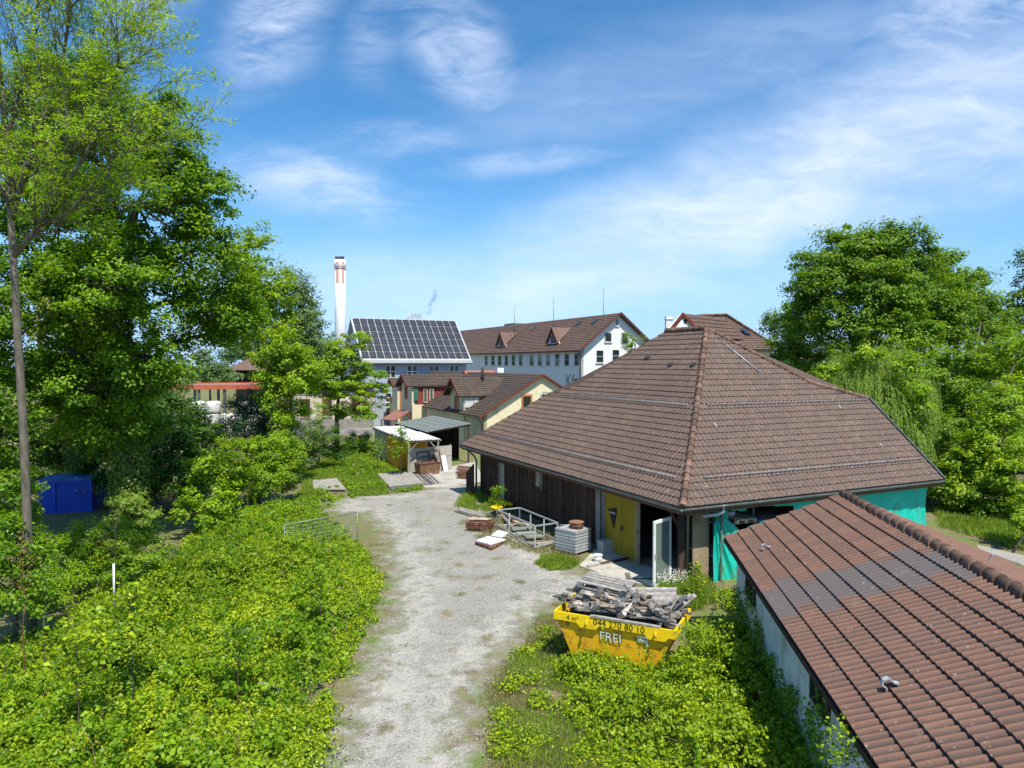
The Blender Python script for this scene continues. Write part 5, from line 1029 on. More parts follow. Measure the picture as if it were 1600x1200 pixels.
def sheet(name, px, z, mat): return tag(MB().add([(p.x, p.y, z) for p in (G(x, y) for x, y in px)], [tuple(range(len(px)))]).build(name, mat), kind='structure')
sheet('road', [(430, 684), (430, 656), (760, 652), (740, 676), (600, 678)], .006, M_asph)
sheet('path', [(1525, 851), (1600, 868), (1700, 897), (1700, 925), (1600, 884), (1530, 858)], .006, M_path)
# ================================================================== PLANTS
NR_ = np.random.default_rng(77)
def leafgeo(P, Nn, L_, W_, rg, fold=.18, tdir=None):
    n = len(P); r = rg.normal(size=(n, 3)) if tdir is None else tdir
    Nn = Nn/np.linalg.norm(Nn, axis=1, keepdims=True)
    t = r-Nn*(r*Nn).sum(1, keepdims=True); t /= np.linalg.norm(t, axis=1, keepdims=True)+1e-9; s = np.cross(Nn, t)
    L_ = np.broadcast_to(L_, (n,))[:, None]; W_ = np.broadcast_to(W_, (n,))[:, None]
    V = np.stack([P-t*L_*.5, P-t*L_*.03+s*W_*.5+Nn*fold*W_, P+t*L_*.5-Nn*fold*.4*W_, P-t*L_*.03-s*W_*.5+Nn*fold*W_], 1).reshape(-1, 3)
    F = np.arange(4*n).reshape(n, 4); return V, F
def leaves(name, P, Nn, L_, W_, mat, lv, parent=None, rg=NR_, fold=.18, tdir=None):
    V, F = leafgeo(P, Nn, L_, W_, rg, fold, tdir); return npmesh(name, V, F, mat, parent, fattr={'lv': np.clip(lv, 0, 1)})
def LM(name, a, b, c, trans=.35): return leafmat(name, [(0, a), (.5, b), (1, c)], trans)
L_bramble = LM('bramble_leaf', (.05, .125, .006), (.24, .37, .010), (.52, .59, .02), .37)
L_oak = LM('oak_leaf', (.045, .125, .006), (.135, .28, .009), (.30, .47, .013), .45)
L_ash = LM('ash_leaf', (.14, .30, .02), (.28, .46, .025), (.46, .62, .04), .45)
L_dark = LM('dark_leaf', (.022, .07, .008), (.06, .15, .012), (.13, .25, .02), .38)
L_ivy = LM('ivy_leaf', (.04, .10, .01), (.13, .22, .02), (.36, .40, .06), .3)
L_beam = LM('hornbeam_leaf', (.05, .13, .010), (.13, .26, .014), (.27, .41, .028), .42)
L_light = LM('light_leaf', (.08, .18, .010), (.21, .37, .013), (.41, .54, .022), .42)
L_willow = LM('willow_leaf', (.13, .24, .03), (.22, .35, .05), (.34, .46, .08), .42)
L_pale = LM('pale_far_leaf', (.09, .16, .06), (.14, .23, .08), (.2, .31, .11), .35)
L_needle = LM('needle_leaf', (.014, .055, .02), (.03, .10, .028), (.06, .16, .04), .25)
L_dry = LM('dry_leaf', (.2, .09, .045), (.3, .15, .08), (.38, .22, .12), .3)
L_grass = LM('grass_blade', (.09, .17, .02), (.20, .33, .03), (.40, .46, .07), .38)
L_drygrass = LM('dry_grass_blade', (.14, .14, .05), (.25, .24, .09), (.38, .34, .17), .3)
def blobs_px(bl): return [(np.array(D(b[0], b[1], b[4])), np.array([b[2]*b[4]/FPX, (b[5] if len(b) > 5 else (b[2]+b[3])/2*b[4]/FPX*.95), b[3]*b[4]/FPX])) for b in bl]
def crown(blobs, cr, leaf, dens, rg, cover=1.5, flat=.55, core=.45, elong=1.5, minz=.25):
    C = []; R_ = []
    for c, r in blobs:
        area = 4*math.pi*((r[0]*r[1])**1.6+(r[0]*r[2])**1.6+(r[1]*r[2])**1.6)**(1/1.6)/3**(1/1.6)
        n = max(3, int(area*dens/(math.pi*cr*cr))); d = rg.normal(size=(n, 3)); d /= np.linalg.norm(d, axis=1, keepdims=True)
        q = (core**3+rg.random(n)*(1-core**3))**(1/3)*(1+.13*rg.normal(size=n)*(rg.random(n) < .5))
        q = np.clip(q, 0, 1.18); far = rg.random(n) < .07; q = np.where(far, rg.uniform(1.08, 1.34, n), q)
        C.append(c+d*q[:, None]*r); R_.append(d*r/np.linalg.norm(d*r, axis=1, keepdims=True))
    C = np.concatenate(C); R_ = np.concatenate(R_); k = C[:, 2] > minz; C, R_ = C[k], R_[k]
    nc = len(C); sz = cr*np.exp(rg.normal(size=nc)*.28); per = int(max(6, cover*math.pi*cr*cr/(.5*leaf*leaf*.7)))
    off = rg.normal(size=(nc, per, 3)); off /= np.linalg.norm(off, axis=2, keepdims=True); off *= (rg.random((nc, per, 1))**.5)
    ax = R_[:, None, :]; al = (off*ax).sum(2, keepdims=True); off = off+ax*al*(elong-1); off[:, :, 2] *= flat
    P = C[:, None, :]+off*sz[:, None, None]
    Nn = off*.5+ax*.35+np.array([0, 0, .75])+rg.normal(size=off.shape)*.38
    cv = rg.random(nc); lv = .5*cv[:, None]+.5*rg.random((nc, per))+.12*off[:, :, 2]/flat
    P = P.reshape(-1, 3); Nn = Nn.reshape(-1, 3); lv = lv.ravel(); ok = P[:, 2] > .05
    return C, P[ok], Nn[ok], lv[ok]
def plant(name, label, cat, base, bl, mat, cr=.5, leaf=.13, dens=1.0, trunk=None, tr=.2, bark=None, seed=1, group=None, cover=1.5, flat=.68, core=.45, elong=1.5, twigs=10, world=False, narrow=.68, limbr=.35, minz=.25):
    rg = np.random.default_rng(seed); blobs = bl if world else blobs_px(bl); base = Vector(base); bark = bark or M_bark
    t = thing(name, label, cat, base, group)
    C, P, Nn, lv = crown(blobs, cr, leaf, dens, rg, cover, flat, core, elong, minz)
    leaves('crown' if cat == 'tree' else 'foliage', P, Nn, leaf*(.75+.5*rg.random(len(P))), leaf*narrow*(.8+.4*rg.random(len(P))), mat, lv, t, rg)
    mb = MB()
    if trunk is None:
        cc = sum((b[0] for b in blobs), np.zeros(3))/len(blobs); trunk = [base, base.lerp(Vector(cc), .5)+Vector((rg.normal()*.2, 0, 0)), Vector(cc)]
    tp = [Vector(p) for p in trunk]; nn = len(tp)
    mb.tube(tp, [tr*(1-.75*i/(nn-1)) for i in range(nn)], 9)
    for c, r in blobs:
        c = Vector(c); best = min(tp[1:] if len(tp) > 2 else tp, key=lambda p: (p-c).length+max(0, p.z-c.z)*2); mid = best.lerp(c, .5)+Vector((rg.normal()*.2, rg.normal()*.2, .12*(c-best).length))
        if (c-best).length > .3: mb.tube([best, mid, c], [tr*limbr, tr*limbr*.7, tr*limbr*.4], 6)
        dist = np.linalg.norm((C-np.array(c))/r, axis=1); ii = np.where(dist < 1.2)[0]
        if len(ii):
            for i in rg.choice(ii, min(twigs, len(ii)), replace=False):
                e = Vector(C[i]); m_ = c.lerp(e, .5)+Vector(rg.normal(size=3)*.12*(e-c).length*.6); mb.tube([c, m_, e], [tr*limbr*.4, tr*limbr*.25, .01], 5)
    mb.build('trunk' if cat == 'tree' else 'stem', bark, t); return t
def ground_under(px, dep): p = D(px, 600, dep); return Vector((p.x, p.y, 0))
# ---- left big trees
def ivy_trunk(t, pts, r, seed, n=5000, mat=None, leaf=.1):
    rg = np.random.default_rng(seed); pts = [np.array(p) for p in pts]; seg = rg.integers(0, len(pts)-1, n); u = rg.random(n)[:, None]
    A = np.array([pts[i] for i in seg]); B = np.array([pts[i+1] for i in seg]); a = rg.random(n)*2*math.pi; k = vnoise(a*2, (A*(1-u)+B*u)[:, 2], .8, seed)[:, None]
    dr = np.stack([np.cos(a), np.sin(a), np.zeros(n)], 1); P = A*(1-u)+B*u+dr*(r+.55*k*rg.random((n, 1))); leaves('ivy', P, dr+[0, 0, .5]+rg.normal(size=(n, 3))*.35, leaf, leaf*.8, mat or L_ivy, rg.random(n)*.6+.4*k[:, 0], t, rg)
b0 = ground_under(205, 28); tp = [b0, D(200, 700, 28), D(185, 600, 27.5), D(175, 500, 27), D(172, 400, 27.2), D(185, 280, 27)]
oak = plant('broadleaf_tree', 'huge dense green deciduous tree filling the left side, with dark spreading limbs', 'tree', b0,
 [(185, 205, 80, 55, 27), (255, 215, 62, 60, 26.5), (318, 300, 58, 48, 27), (215, 320, 90, 75, 26), (95, 340, 85, 110, 28), (300, 395, 75, 45, 27), (180, 450, 110, 65, 26), (320, 475, 72, 58, 28), (60, 520, 80, 110, 27), (220, 555, 80, 50, 27), (120, 610, 90, 75, 27), (355, 515, 40, 32, 29), (110, 130, 70, 50, 28), (60, 230, 60, 70, 28), (200, 640, 70, 50, 28)],
 L_oak, cr=.5, leaf=.14, dens=1.15, trunk=tp, tr=.42, seed=2, twigs=14, core=.55)
ivy_trunk(oak, tp[:5], .5, 4, 14000, None, .13)
b0 = ground_under(124, 38); tp = [b0, D(125, 700, 38), D(118, 560, 38), D(100, 450, 38)]
t = plant('ivy_clad_tree', 'ivy covered tree trunk with pale mottled leaves behind the blue container', 'tree', b0, [(110, 470, 45, 60, 26), (130, 560, 40, 60, 36), (95, 640, 45, 60, 37), (150, 660, 35, 55, 36)], L_ivy, cr=.4, leaf=.14, dens=.8, trunk=tp, tr=.3, seed=5)
ivy_trunk(t, tp, .45, 6, 7000)
b0 = ground_under(44, 17.5); tp = [b0, D(42, 800, 17.5), D(36, 660, 17.4), D(28, 530, 17.3), D(22, 420, 17.2), D(16, 330, 17.2), D(8, 200, 17), D(-4, 60, 17), D(-15, -60, 17)]
ash = thing('ash_tree', 'tall slender bare trunked tree at the left edge with thin yellow green foliage', 'tree', b0)
mb = MB(); mb.tube(tp, [.105, .10, .095, .088, .08, .072, .06, .05, .03], 10); rg = np.random.default_rng(9); tips = []
def limb(pts, r, depth=0, rnd=None):
    pts = [Vector(p) for p in pts]; mb.tube(pts, [r*(1-.7*i/(len(pts)-1)) for i in range(len(pts))], 6)
    for s in range(len(pts)-1):
        for _ in range((4, 3, 2)[depth]):
            u = rg.random(); p = pts[s].lerp(pts[s+1], u); d = (pts[s+1]-pts[s]).normalized()
            q = Vector(rg.normal(size=3)); q = (q-d*q.dot(d)).normalized(); dr = (d*.8+q*.75+Vector((.15, 0, .35))).normalized(); ln = (1.5, .85, .45)[depth]*rg.uniform(.6, 1.3)
            e = [p, p+dr*ln*.5+Vector(rg.normal(size=3)*.05), p+dr*ln+Vector((0, 0, .08))]
            if depth < 2: limb(e, max(.008, r*.42*(1-.5*s/len(pts))), depth+1)
            else: mb.tube(e, [.007, .005, .003], 3, cap=False)
            if depth >= 1: tips.append(e[-1]); 
            if depth == 2 and rg.random() < .4: tips.append(e[1])
limb([D(22, 400, 17.2), D(60, 355, 17.1), D(95, 300, 17), D(135, 240, 16.8), D(165, 170, 16.7), D(190, 100, 16.6)], .075)
limb([D(17, 345, 17.2), D(45, 250, 17), D(70, 180, 16.8), D(95, 110, 16.7), D(110, 20, 16.6), D(115, -60, 16.5)], .075)
limb([D(10, 220, 17), D(30, 150, 17.3), D(50, 70, 17.4), D(60, -20, 17.5)], .05)
limb([D(60, 355, 17.1), D(110, 330, 16.8), D(160, 270, 16.6), D(205, 200, 16.4)], .035)
limb([D(14, 320, 17.1), D(-20, 250, 17), D(-50, 150, 16.9)], .05); limb([D(95, 300, 17), D(120, 200, 17.2), D(150, 100, 17.3), D(165, 40, 17.4)], .03)
mb.build('trunk', M_barkash, ash)
T = np.array([tuple(p) for p in tips]); T = T[rg.random(len(T)) < .6]; per = 18; off = rg.normal(size=(len(T), per, 3))*np.array([.10, .10, .04]); P = (T[:, None]+off).reshape(-1, 3)
leaves('crown', P, rg.normal(size=P.shape)*.5+[0, 0, .8], .11*(.6+.7*rg.random(len(P))), .032, L_ash, np.repeat(rg.random(len(T))*.6, per)+.4*rg.random(len(P)), ash, rg)
# trees behind the big one, stepping down to the right
plant('mixed_tree', 'lighter green tree stepping down right of the huge tree', 'tree', ground_under(435, 41), [(385, 395, 34, 42, 40), (408, 450, 42, 48, 40), (375, 500, 50, 50, 40), (428, 490, 34, 42, 41), (365, 440, 40, 50, 41)], L_light, cr=.45, leaf=.17, dens=.8, tr=.13, seed=12, core=.4)
plant('pale_tree', 'slender pale blue green tree at the right end of the left wood', 'tree', ground_under(455, 52), [(458, 460, 30, 42, 52), (478, 500, 26, 38, 52), (445, 530, 42, 45, 52), (488, 540, 22, 30, 52), (470, 545, 30, 35, 52)], L_pale, cr=.42, leaf=.18, dens=1.0, tr=.2, seed=13, core=.4, elong=2.0, flat=1.0)
plant('street_tree', 'young yellow green tree in front of the pale workshop, left of the pair', 'tree', ground_under(450, 39), [(425, 575, 40, 35, 39), (465, 580, 42, 42, 39), (440, 540, 30, 30, 39), (435, 620, 28, 28, 39), (455, 640, 20, 30, 39)], L_light, cr=.42, leaf=.16, dens=.95, tr=.12, seed=14)
tb = ground_under(527, 54); plant('street_tree', 'young layered tree with thin trunk standing before the workshop, right of the pair', 'tree', tb, [(548, 540, 26, 22, 54), (525, 560, 38, 26, 54), (520, 590, 42, 26, 54), (570, 585, 32, 16, 54), (545, 610, 48, 18, 54), (495, 560, 34, 26, 54), (490, 605, 34, 24, 54), (455, 590, 30, 30, 55), (572, 640, 26, 12, 54), (535, 640, 26, 12, 54), (590, 605, 14, 12, 54)], L_light, cr=.5, leaf=.19, dens=.85, trunk=[tb, D(526, 650, 54), D(530, 610, 54), D(540, 560, 54)], tr=.2, seed=15, flat=.45, twigs=8)
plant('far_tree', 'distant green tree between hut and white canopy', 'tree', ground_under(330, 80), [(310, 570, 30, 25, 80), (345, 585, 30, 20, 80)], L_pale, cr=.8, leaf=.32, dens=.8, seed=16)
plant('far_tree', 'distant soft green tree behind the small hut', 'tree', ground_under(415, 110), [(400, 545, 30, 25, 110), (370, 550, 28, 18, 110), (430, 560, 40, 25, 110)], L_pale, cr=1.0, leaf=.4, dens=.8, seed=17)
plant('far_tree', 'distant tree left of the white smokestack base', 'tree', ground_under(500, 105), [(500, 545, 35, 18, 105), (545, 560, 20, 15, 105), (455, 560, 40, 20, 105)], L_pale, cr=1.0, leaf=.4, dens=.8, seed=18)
plant('conifer_shrub', 'dark feathery evergreen shrub behind the round bush', 'shrub', ground_under(388, 43), [(400, 645, 36, 30, 43), (370, 672, 48, 28, 42), (425, 670, 40, 28, 42), (395, 622, 22, 16, 43), (330, 690, 35, 22, 42), (450, 650, 22, 28, 44), (300, 660, 22, 30, 44), (375, 635, 18, 22, 44)], L_needle, cr=.35, leaf=.17, dens=1.3, seed=19, narrow=.3, elong=1.9, flat=1, tr=.12)
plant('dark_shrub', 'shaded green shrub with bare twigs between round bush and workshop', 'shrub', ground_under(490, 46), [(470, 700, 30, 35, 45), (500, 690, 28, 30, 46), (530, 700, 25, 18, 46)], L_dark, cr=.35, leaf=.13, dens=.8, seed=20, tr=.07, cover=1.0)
plant('thin_shrub', 'thin upright young shrub growing before the workshop windows', 'shrub', ground_under(498, 49), [(498, 640, 14, 28, 49), (490, 670, 20, 22, 49)], L_light, cr=.28, leaf=.12, dens=.5, seed=21, cover=.7, tr=.05)
plant('dark_shrub', 'low dark shrub beside the road left of the sheds', 'shrub', ground_under(560, 55), [(558, 688, 20, 12, 55), (575, 693, 14, 8, 54)], L_dark, cr=.3, leaf=.13, dens=.9, seed=22, tr=.06)
# undergrowth under the wood
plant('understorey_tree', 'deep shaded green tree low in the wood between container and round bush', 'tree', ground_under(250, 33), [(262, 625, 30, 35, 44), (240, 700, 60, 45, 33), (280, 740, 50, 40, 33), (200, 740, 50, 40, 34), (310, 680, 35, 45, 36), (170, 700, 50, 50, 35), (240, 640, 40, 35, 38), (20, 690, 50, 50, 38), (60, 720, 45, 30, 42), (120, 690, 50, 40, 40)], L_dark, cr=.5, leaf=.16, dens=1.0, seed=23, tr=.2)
plant('understorey_tree', 'shaded tree at the far left edge behind the slender trunk', 'tree', ground_under(-40, 26), [(0, 640, 50, 80, 26), (-20, 460, 55, 100, 26), (-30, 760, 50, 60, 27), (-30, 280, 50, 80, 27)], L_oak, cr=.5, leaf=.14, dens=.8, seed=24, tr=.25)
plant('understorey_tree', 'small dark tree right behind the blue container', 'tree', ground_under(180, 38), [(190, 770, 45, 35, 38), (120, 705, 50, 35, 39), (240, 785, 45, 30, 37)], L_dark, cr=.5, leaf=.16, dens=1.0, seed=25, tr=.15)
plant('round_bush', 'large rounded bright green bush beside the yard entrance', 'shrub', ground_under(405, 35), [(380, 715, 45, 35, 35), (430, 705, 42, 32, 35.5), (400, 750, 50, 32, 34), (450, 735, 28, 32, 35), (355, 745, 30, 30, 34.5)], L_light, cr=.3, leaf=.10, dens=1.15, seed=26, tr=.08, core=.55)
plant('light_shrub', 'pale lime green shrub of large leaves left of the round bush', 'shrub', ground_under(320, 29), [(315, 725, 22, 28, 29), (300, 765, 25, 22, 29), (340, 780, 32, 30, 29), (310, 800, 40, 25, 28), (350, 740, 20, 20, 30)], L_light, cr=.25, leaf=.14, dens=.85, seed=27, tr=.06)
plant('leaning_shrub', 'pale twiggy shrub arching beside the blue container', 'shrub', ground_under(190, 27), [(205, 785, 30, 14, 27), (228, 805, 18, 12, 27), (180, 806, 18, 10, 27)], L_willow, cr=.2, leaf=.09, dens=.8, seed=28, tr=.04, elong=1.8)
plant('feathery_shrub', 'broad feathery green shrub in front of the blue container', 'shrub', ground_under(140, 21.5), [(140, 845, 50, 32, 21.5), (100, 870, 40, 38, 21), (185, 860, 45, 40, 21.5), (150, 900, 60, 35, 21), (215, 835, 25, 22, 22.5), (235, 870, 40, 25, 21.5), (80, 925, 40, 30, 20)], L_light, cr=.24, leaf=.085, dens=1.0, seed=29, tr=.07, narrow=.5)
plant('edge_shrub', 'dark shrub at the left edge around the foot of the slender trunk', 'shrub', ground_under(15, 17), [(15, 780, 38, 45, 18.5), (10, 850, 45, 50, 17.5), (-20, 910, 50, 60, 16.5), (45, 800, 20, 26, 18.8), (40, 920, 45, 45, 17), (60, 870, 30, 35, 18)], L_oak, cr=.24, leaf=.085, dens=.9, seed=30, tr=.07)
# saplings
def sapling(name, label, px, yb, yt, dep, mat, leaf, seed, r=.02, bark=None, spread=.35, nt=14, per=10, guard=False, lowfree=.3):
    rg = np.random.default_rng(seed); top = D(px, yt, dep); base = Vector((D(px, yb, dep).x, dep, 0)); t = thing(name, label, 'sapling', base); mb = MB()
    pts = [base.lerp(top, k/5)+Vector((rg.normal()*.008*k, rg.normal()*.008*k, 0)) for k in range(6)]; mb.tube(pts, [r*(1-.14*k) for k in range(6)], 6); tips = []; zb = D(px, yb, dep).z
    for k in range(nt):
        u = lowfree+(1-lowfree)*(k+.5)/nt; z = zb+(top.z-zb)*u; f = (z-base.z)/(top.z-base.z); p = base.lerp(top, f); a = rg.random()*6.28; ln = spread*(1.15-u*.6)*rg.uniform(.6, 1.3); e = p+Vector((math.cos(a)*ln, math.sin(a)*ln, ln*.8)); mb.tube([p, p.lerp(e, .5)+Vector((0, 0, -.03)), e], [r*.35, r*.25, .003], 4); tips += [e, p.lerp(e, .6)]
    mb.build('stem', bark or M_bark, t)
    if guard: q = base+Vector((0, 0, max(0, zb-.6))); MB().tube([q, Vector((q.x, q.y, zb+(top.z-zb)*.24))], .026, 10).build('trunk_guard', M_whitep, t)
    T = np.array([tuple(p) for p in tips]); P = (T[:, None]+rg.normal(size=(len(T), per, 3))*leaf*1.0).reshape(-1, 3)
    leaves('foliage', P, rg.normal(size=P.shape)*.45+[0, 0, .8], leaf, leaf*.75, mat, rg.random(len(P)), t, rg); return t
sapling('sapling', 'thin young tree with white trunk guard rising from the brambles', 178, 908, 795, 17.5, L_willow, .03, 31, .018, nt=22, per=2, guard=True, spread=.4, lowfree=.35)
sapling('dead_sapling', 'dead brown sapling with dry leaves at the left edge of the brambles', 36, 980, 838, 15, L_dry, .045, 32, .02, M_rust, nt=20, per=3, spread=.22)
sapling('sapling', 'slender lime green sapling with layered leaves beside the dead one', 68, 960, 880, 15.2, L_light, .07, 33, .012, nt=12, per=5, spread=.2, lowfree=.1)
sapling('maple_seedling', 'broad leaved maple seedling in the middle of the left brambles, upper one', 205, 1000, 930, 13.8, L_bramble, .13, 34, .014, nt=16, per=7, spread=.36, lowfree=0)
sapling('maple_seedling', 'broad leaved maple seedling in the left brambles, lower left one', 120, 1080, 995, 12.6, L_bramble, .13, 35, .014, nt=18, per=8, spread=.42, lowfree=0)
sapling('young_plant', 'bluish green bushy young plant in the centre of the left brambles', 370, 1050, 985, 13.6, L_oak, .08, 36, .012, nt=26, per=10, spread=.4, lowfree=0)
sapling('young_plant', 'green bushy plant near the track edge left of the gravel', 500, 940, 890, 18, L_light, .07, 37, .012, nt=24, per=12, spread=.38, lowfree=0)
sapling('young_plant', 'tall leafy weed against the orange wall of the white roofed shed', 626, 724, 672, 43, L_light, .13, 38, .02, nt=24, per=12, spread=.5, lowfree=0)
sapling('young_plant', 'leafy weed before the pale panels of the white roofed shed', 590, 722, 690, 45, L_light, .11, 39, .02, nt=16, per=10, spread=.45, lowfree=0)
sapling('young_plant', 'tall feathery weed at the far corner of the barn wall', 778, 795, 765, 31.5, L_light, .08, 40, .015, nt=24, per=14, spread=.3, lowfree=0)
sapling('young_plant', 'climbing plant in front of the plywood panel', 1087, 935, 885, 20.3, L_bramble, .07, 41, .012, nt=18, per=12, spread=.22, lowfree=0)
sapling('young_plant', 'light leafy shoot at the foot of the near wall, bottom edge', 1320, 1200, 1150, 8.6, L_light, .06, 42, .01, nt=14, per=9, spread=.25, lowfree=0)
sapling('young_plant', 'ferny bright weed rising among the right brambles', 1085, 1020, 985, 14.4, L_light, .045, 43, .01, nt=24, per=14, spread=.3, lowfree=0)
# ---- right side trees
plant('broadleaf_tree', 'big bushy green tree towering behind the barn on the right', 'tree', ground_under(1365, 46), [(1300, 410, 58, 38, 46), (1345, 385, 50, 32, 46), (1405, 385, 52, 36, 46), (1290, 455, 48, 45, 45), (1360, 450, 70, 50, 45), (1430, 440, 50, 50, 46), (1320, 510, 60, 40, 45), (1400, 520, 70, 45, 44), (1255, 505, 35, 35, 47), (1400, 365, 26, 18, 46), (1350, 420, 70, 50, 48), (1440, 480, 70, 60, 48), (1260, 450, 25, 25, 46)], L_beam, cr=.55, leaf=.19, dens=1.25, tr=.45, seed=50, core=.45)
plant('broadleaf_tree', 'darker second tree right of the big bushy tree, with spiky top', 'tree', ground_under(1490, 50), [(1480, 430, 38, 38, 50), (1510, 470, 42, 45, 50), (1535, 430, 16, 14, 50), (1480, 500, 50, 45, 49), (1470, 405, 18, 16, 50)], L_beam, cr=.5, leaf=.2, dens=1.15, tr=.35, seed=51, elong=1.8)
plant('broadleaf_tree', 'tree behind the barn hip at the left foot of the big bushy tree', 'tree', ground_under(1240, 52), [(1235, 500, 26, 32, 52), (1228, 545, 32, 28, 51), (1262, 560, 35, 30, 50), (1225, 580, 26, 16, 48), (1270, 585, 30, 15, 48)], L_beam, cr=.5, leaf=.19, dens=1.0, seed=52, tr=.2)
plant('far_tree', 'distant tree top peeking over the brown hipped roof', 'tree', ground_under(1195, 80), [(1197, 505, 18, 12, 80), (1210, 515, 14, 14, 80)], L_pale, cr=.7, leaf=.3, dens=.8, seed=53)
plant('far_tree', 'loose twiggy tree right of the long white building gable', 'tree', ground_under(995, 66), [(990, 535, 22, 14, 66), (1002, 550, 18, 18, 66), (982, 552, 14, 10, 66)], L_willow, cr=.35, leaf=.15, dens=.4, seed=54, tr=.15)
plant('climber_tree', 'bright yellow green leafy tree mass below the big bushy tree', 'tree', ground_under(1390, 40), [(1400, 540, 42, 20, 43), (1340, 550, 35, 22, 44), (1440, 565, 45, 28, 43), (1350, 556, 26, 12, 36.5), (1418, 572, 28, 16, 35.5), (1300, 580, 22, 12, 37), (1440, 625, 22, 20, 34.8)], L_light, cr=.4, leaf=.16, dens=1.0, seed=55, tr=.15)
plant('understorey_tree', 'mid green leafy tree mass behind the willow on the right', 'tree', ground_under(1470, 38), [(1490, 590, 60, 50, 39), (1480, 660, 40, 45, 38), (1530, 500, 50, 40, 50), (1560, 540, 50, 40, 48), (1520, 640, 55, 50, 38), (1480, 700, 45, 45, 35), (1530, 560, 45, 35, 42)], L_beam, cr=.45, leaf=.16, dens=1.05, seed=56, tr=.2)
plant('understorey_tree', 'lighter leafy tree at the right edge above the grass strip', 'tree', ground_under(1580, 33), [(1580, 640, 50, 50, 34), (1560, 700, 45, 50, 33), (1600, 740, 50, 50, 31), (1520, 730, 40, 42, 33), (1590, 560, 40, 40, 38), (1500, 765, 40, 22, 33)], L_light, cr=.4, leaf=.14, dens=1.05, seed=57, tr=.18)
plant('edge_tree', 'dark tree cut by the right edge of the view', 'tree', ground_under(1610, 55), [(1600, 460, 22, 28, 55), (1590, 500, 30, 25, 55), (1610, 410, 14, 30, 55), (1560, 500, 26, 18, 58)], L_dark, cr=.55, leaf=.21, dens=.9, seed=58, tr=.25)
plant('edge_shrub', 'rounded shrub on the grass at the right edge', 'shrub', ground_under(1588, 26), [(1590, 805, 28, 22, 26.5), (1615, 785, 25, 30, 26.5)], L_light, cr=.22, leaf=.09, dens=.9, seed=59, tr=.05)
plant('understorey_tree', 'dense green tree just behind the barn gable edge', 'tree', ground_under(1450, 36), [(1460, 725, 38, 40, 37), (1480, 690, 30, 40, 38), (1500, 790, 45, 25, 34), (1460, 760, 40, 35, 35)], L_oak, cr=.42, leaf=.15, dens=1.0, seed=60, tr=.15)
plant('hedge_shrub', 'leafy bushes growing along the far side of the grass strip at the right', 'shrub', ground_under(1510, 33), [(1480, 775, 35, 22, 33), (1530, 780, 35, 24, 32), (1575, 775, 32, 26, 32), (1610, 790, 30, 26, 31)], L_beam, cr=.3, leaf=.12, dens=1.1, seed=63, tr=.06)
# willow
def willow():
    rg = np.random.default_rng(61); base = ground_under(1375, 39); t = thing('willow_tree', 'weeping willow with pale hanging strands behind the barn roof', 'tree', base)
    mb = MB(); top = D(1375, 600, 39); mb.tube([base, base.lerp(top, .5), top], [.3, .25, .15], 9); Ps = []; Ns = []; lv = []; Td = []
    for (x, y, rx, dep, ln) in ((1335, 572, 38, 38, 2.4), (1385, 562, 42, 38, 2.8), (1412, 605, 42, 37, 3.0), (1360, 600, 48, 36.5, 2.4), (1425, 645, 36, 36, 2.6), (1305, 592, 28, 37.5, 1.4), (1400, 665, 34, 35.5, 2.4), (1432, 695, 24, 35, 2.0), (1380, 640, 34, 35.5, 2.2)):
        c = D(x, y, dep); mb.tube([top, c], [.1, .03], 6); R0 = rx*dep/FPX
        for k in range(230):
            a = rg.random()*6.28; r = R0*rg.random()**.5; s = Vector((c.x+math.cos(a)*r, c.y+math.sin(a)*r, c.z+.5*(1-(r/R0)**2)*R0*.6+rg.normal()*.3)); L_ = ln*rg.uniform(.25, 1.05)*(.7+.5*abs(math.sin(a*2.5+x))); n = int(L_/.055); u = np.linspace(0, 1, n)
            sw = Vector((math.cos(a), math.sin(a), 0))*.5; sx = s.x+sw.x*np.sqrt(u)*.9+rg.normal(size=n)*.025; sy = s.y+sw.y*np.sqrt(u)*.9+rg.normal(size=n)*.025; sz = s.z-L_*u**1.25+.12*np.sin(u*3)
            Ps.append(np.stack([sx, sy, sz], 1)); Ns.append(rg.normal(size=(n, 3))*.6+[math.cos(a), math.sin(a)-.4, .5]); lv.append(np.full(n, rg.random()*.6)+.4*rg.random(n)); Td.append(np.tile([.15*math.cos(a), .15*math.sin(a), -1.], (n, 1))+rg.normal(size=(n, 3))*.25)
    mb.build('trunk', M_bark, t); P = np.concatenate(Ps); leaves('crown', P, np.concatenate(Ns), .15, .04, L_willow, np.concatenate(lv), t, rg, tdir=np.concatenate(Td))
willow()
# distant tree line closing the horizon behind everything
def treeline():
    rg = np.random.default_rng(70); Ps = []; Ns = []; lv = []
    for i in range(420):
        a = rg.uniform(-.85, .85); dep = rg.uniform(190, 330); x = a*dep; hgt = rg.uniform(6, 11)*(.9+.3*math.sin(a*19)); n = 90; r = rg.uniform(4, 7)
        d = rg.normal(size=(n, 3)); d /= np.linalg.norm(d, axis=1, keepdims=True); P = np.array([x, dep, hgt-3])+d*np.array([r, r, hgt*.42]); P[:, 2] = np.abs(P[:, 2]); Ps.append(P); Ns.append(d+[0, 0, .5]); lv.append(rg.random(n)*.5+.5*rg.random())
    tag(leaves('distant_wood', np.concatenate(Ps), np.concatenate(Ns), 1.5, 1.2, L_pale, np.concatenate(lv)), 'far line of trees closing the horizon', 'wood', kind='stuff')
treeline()
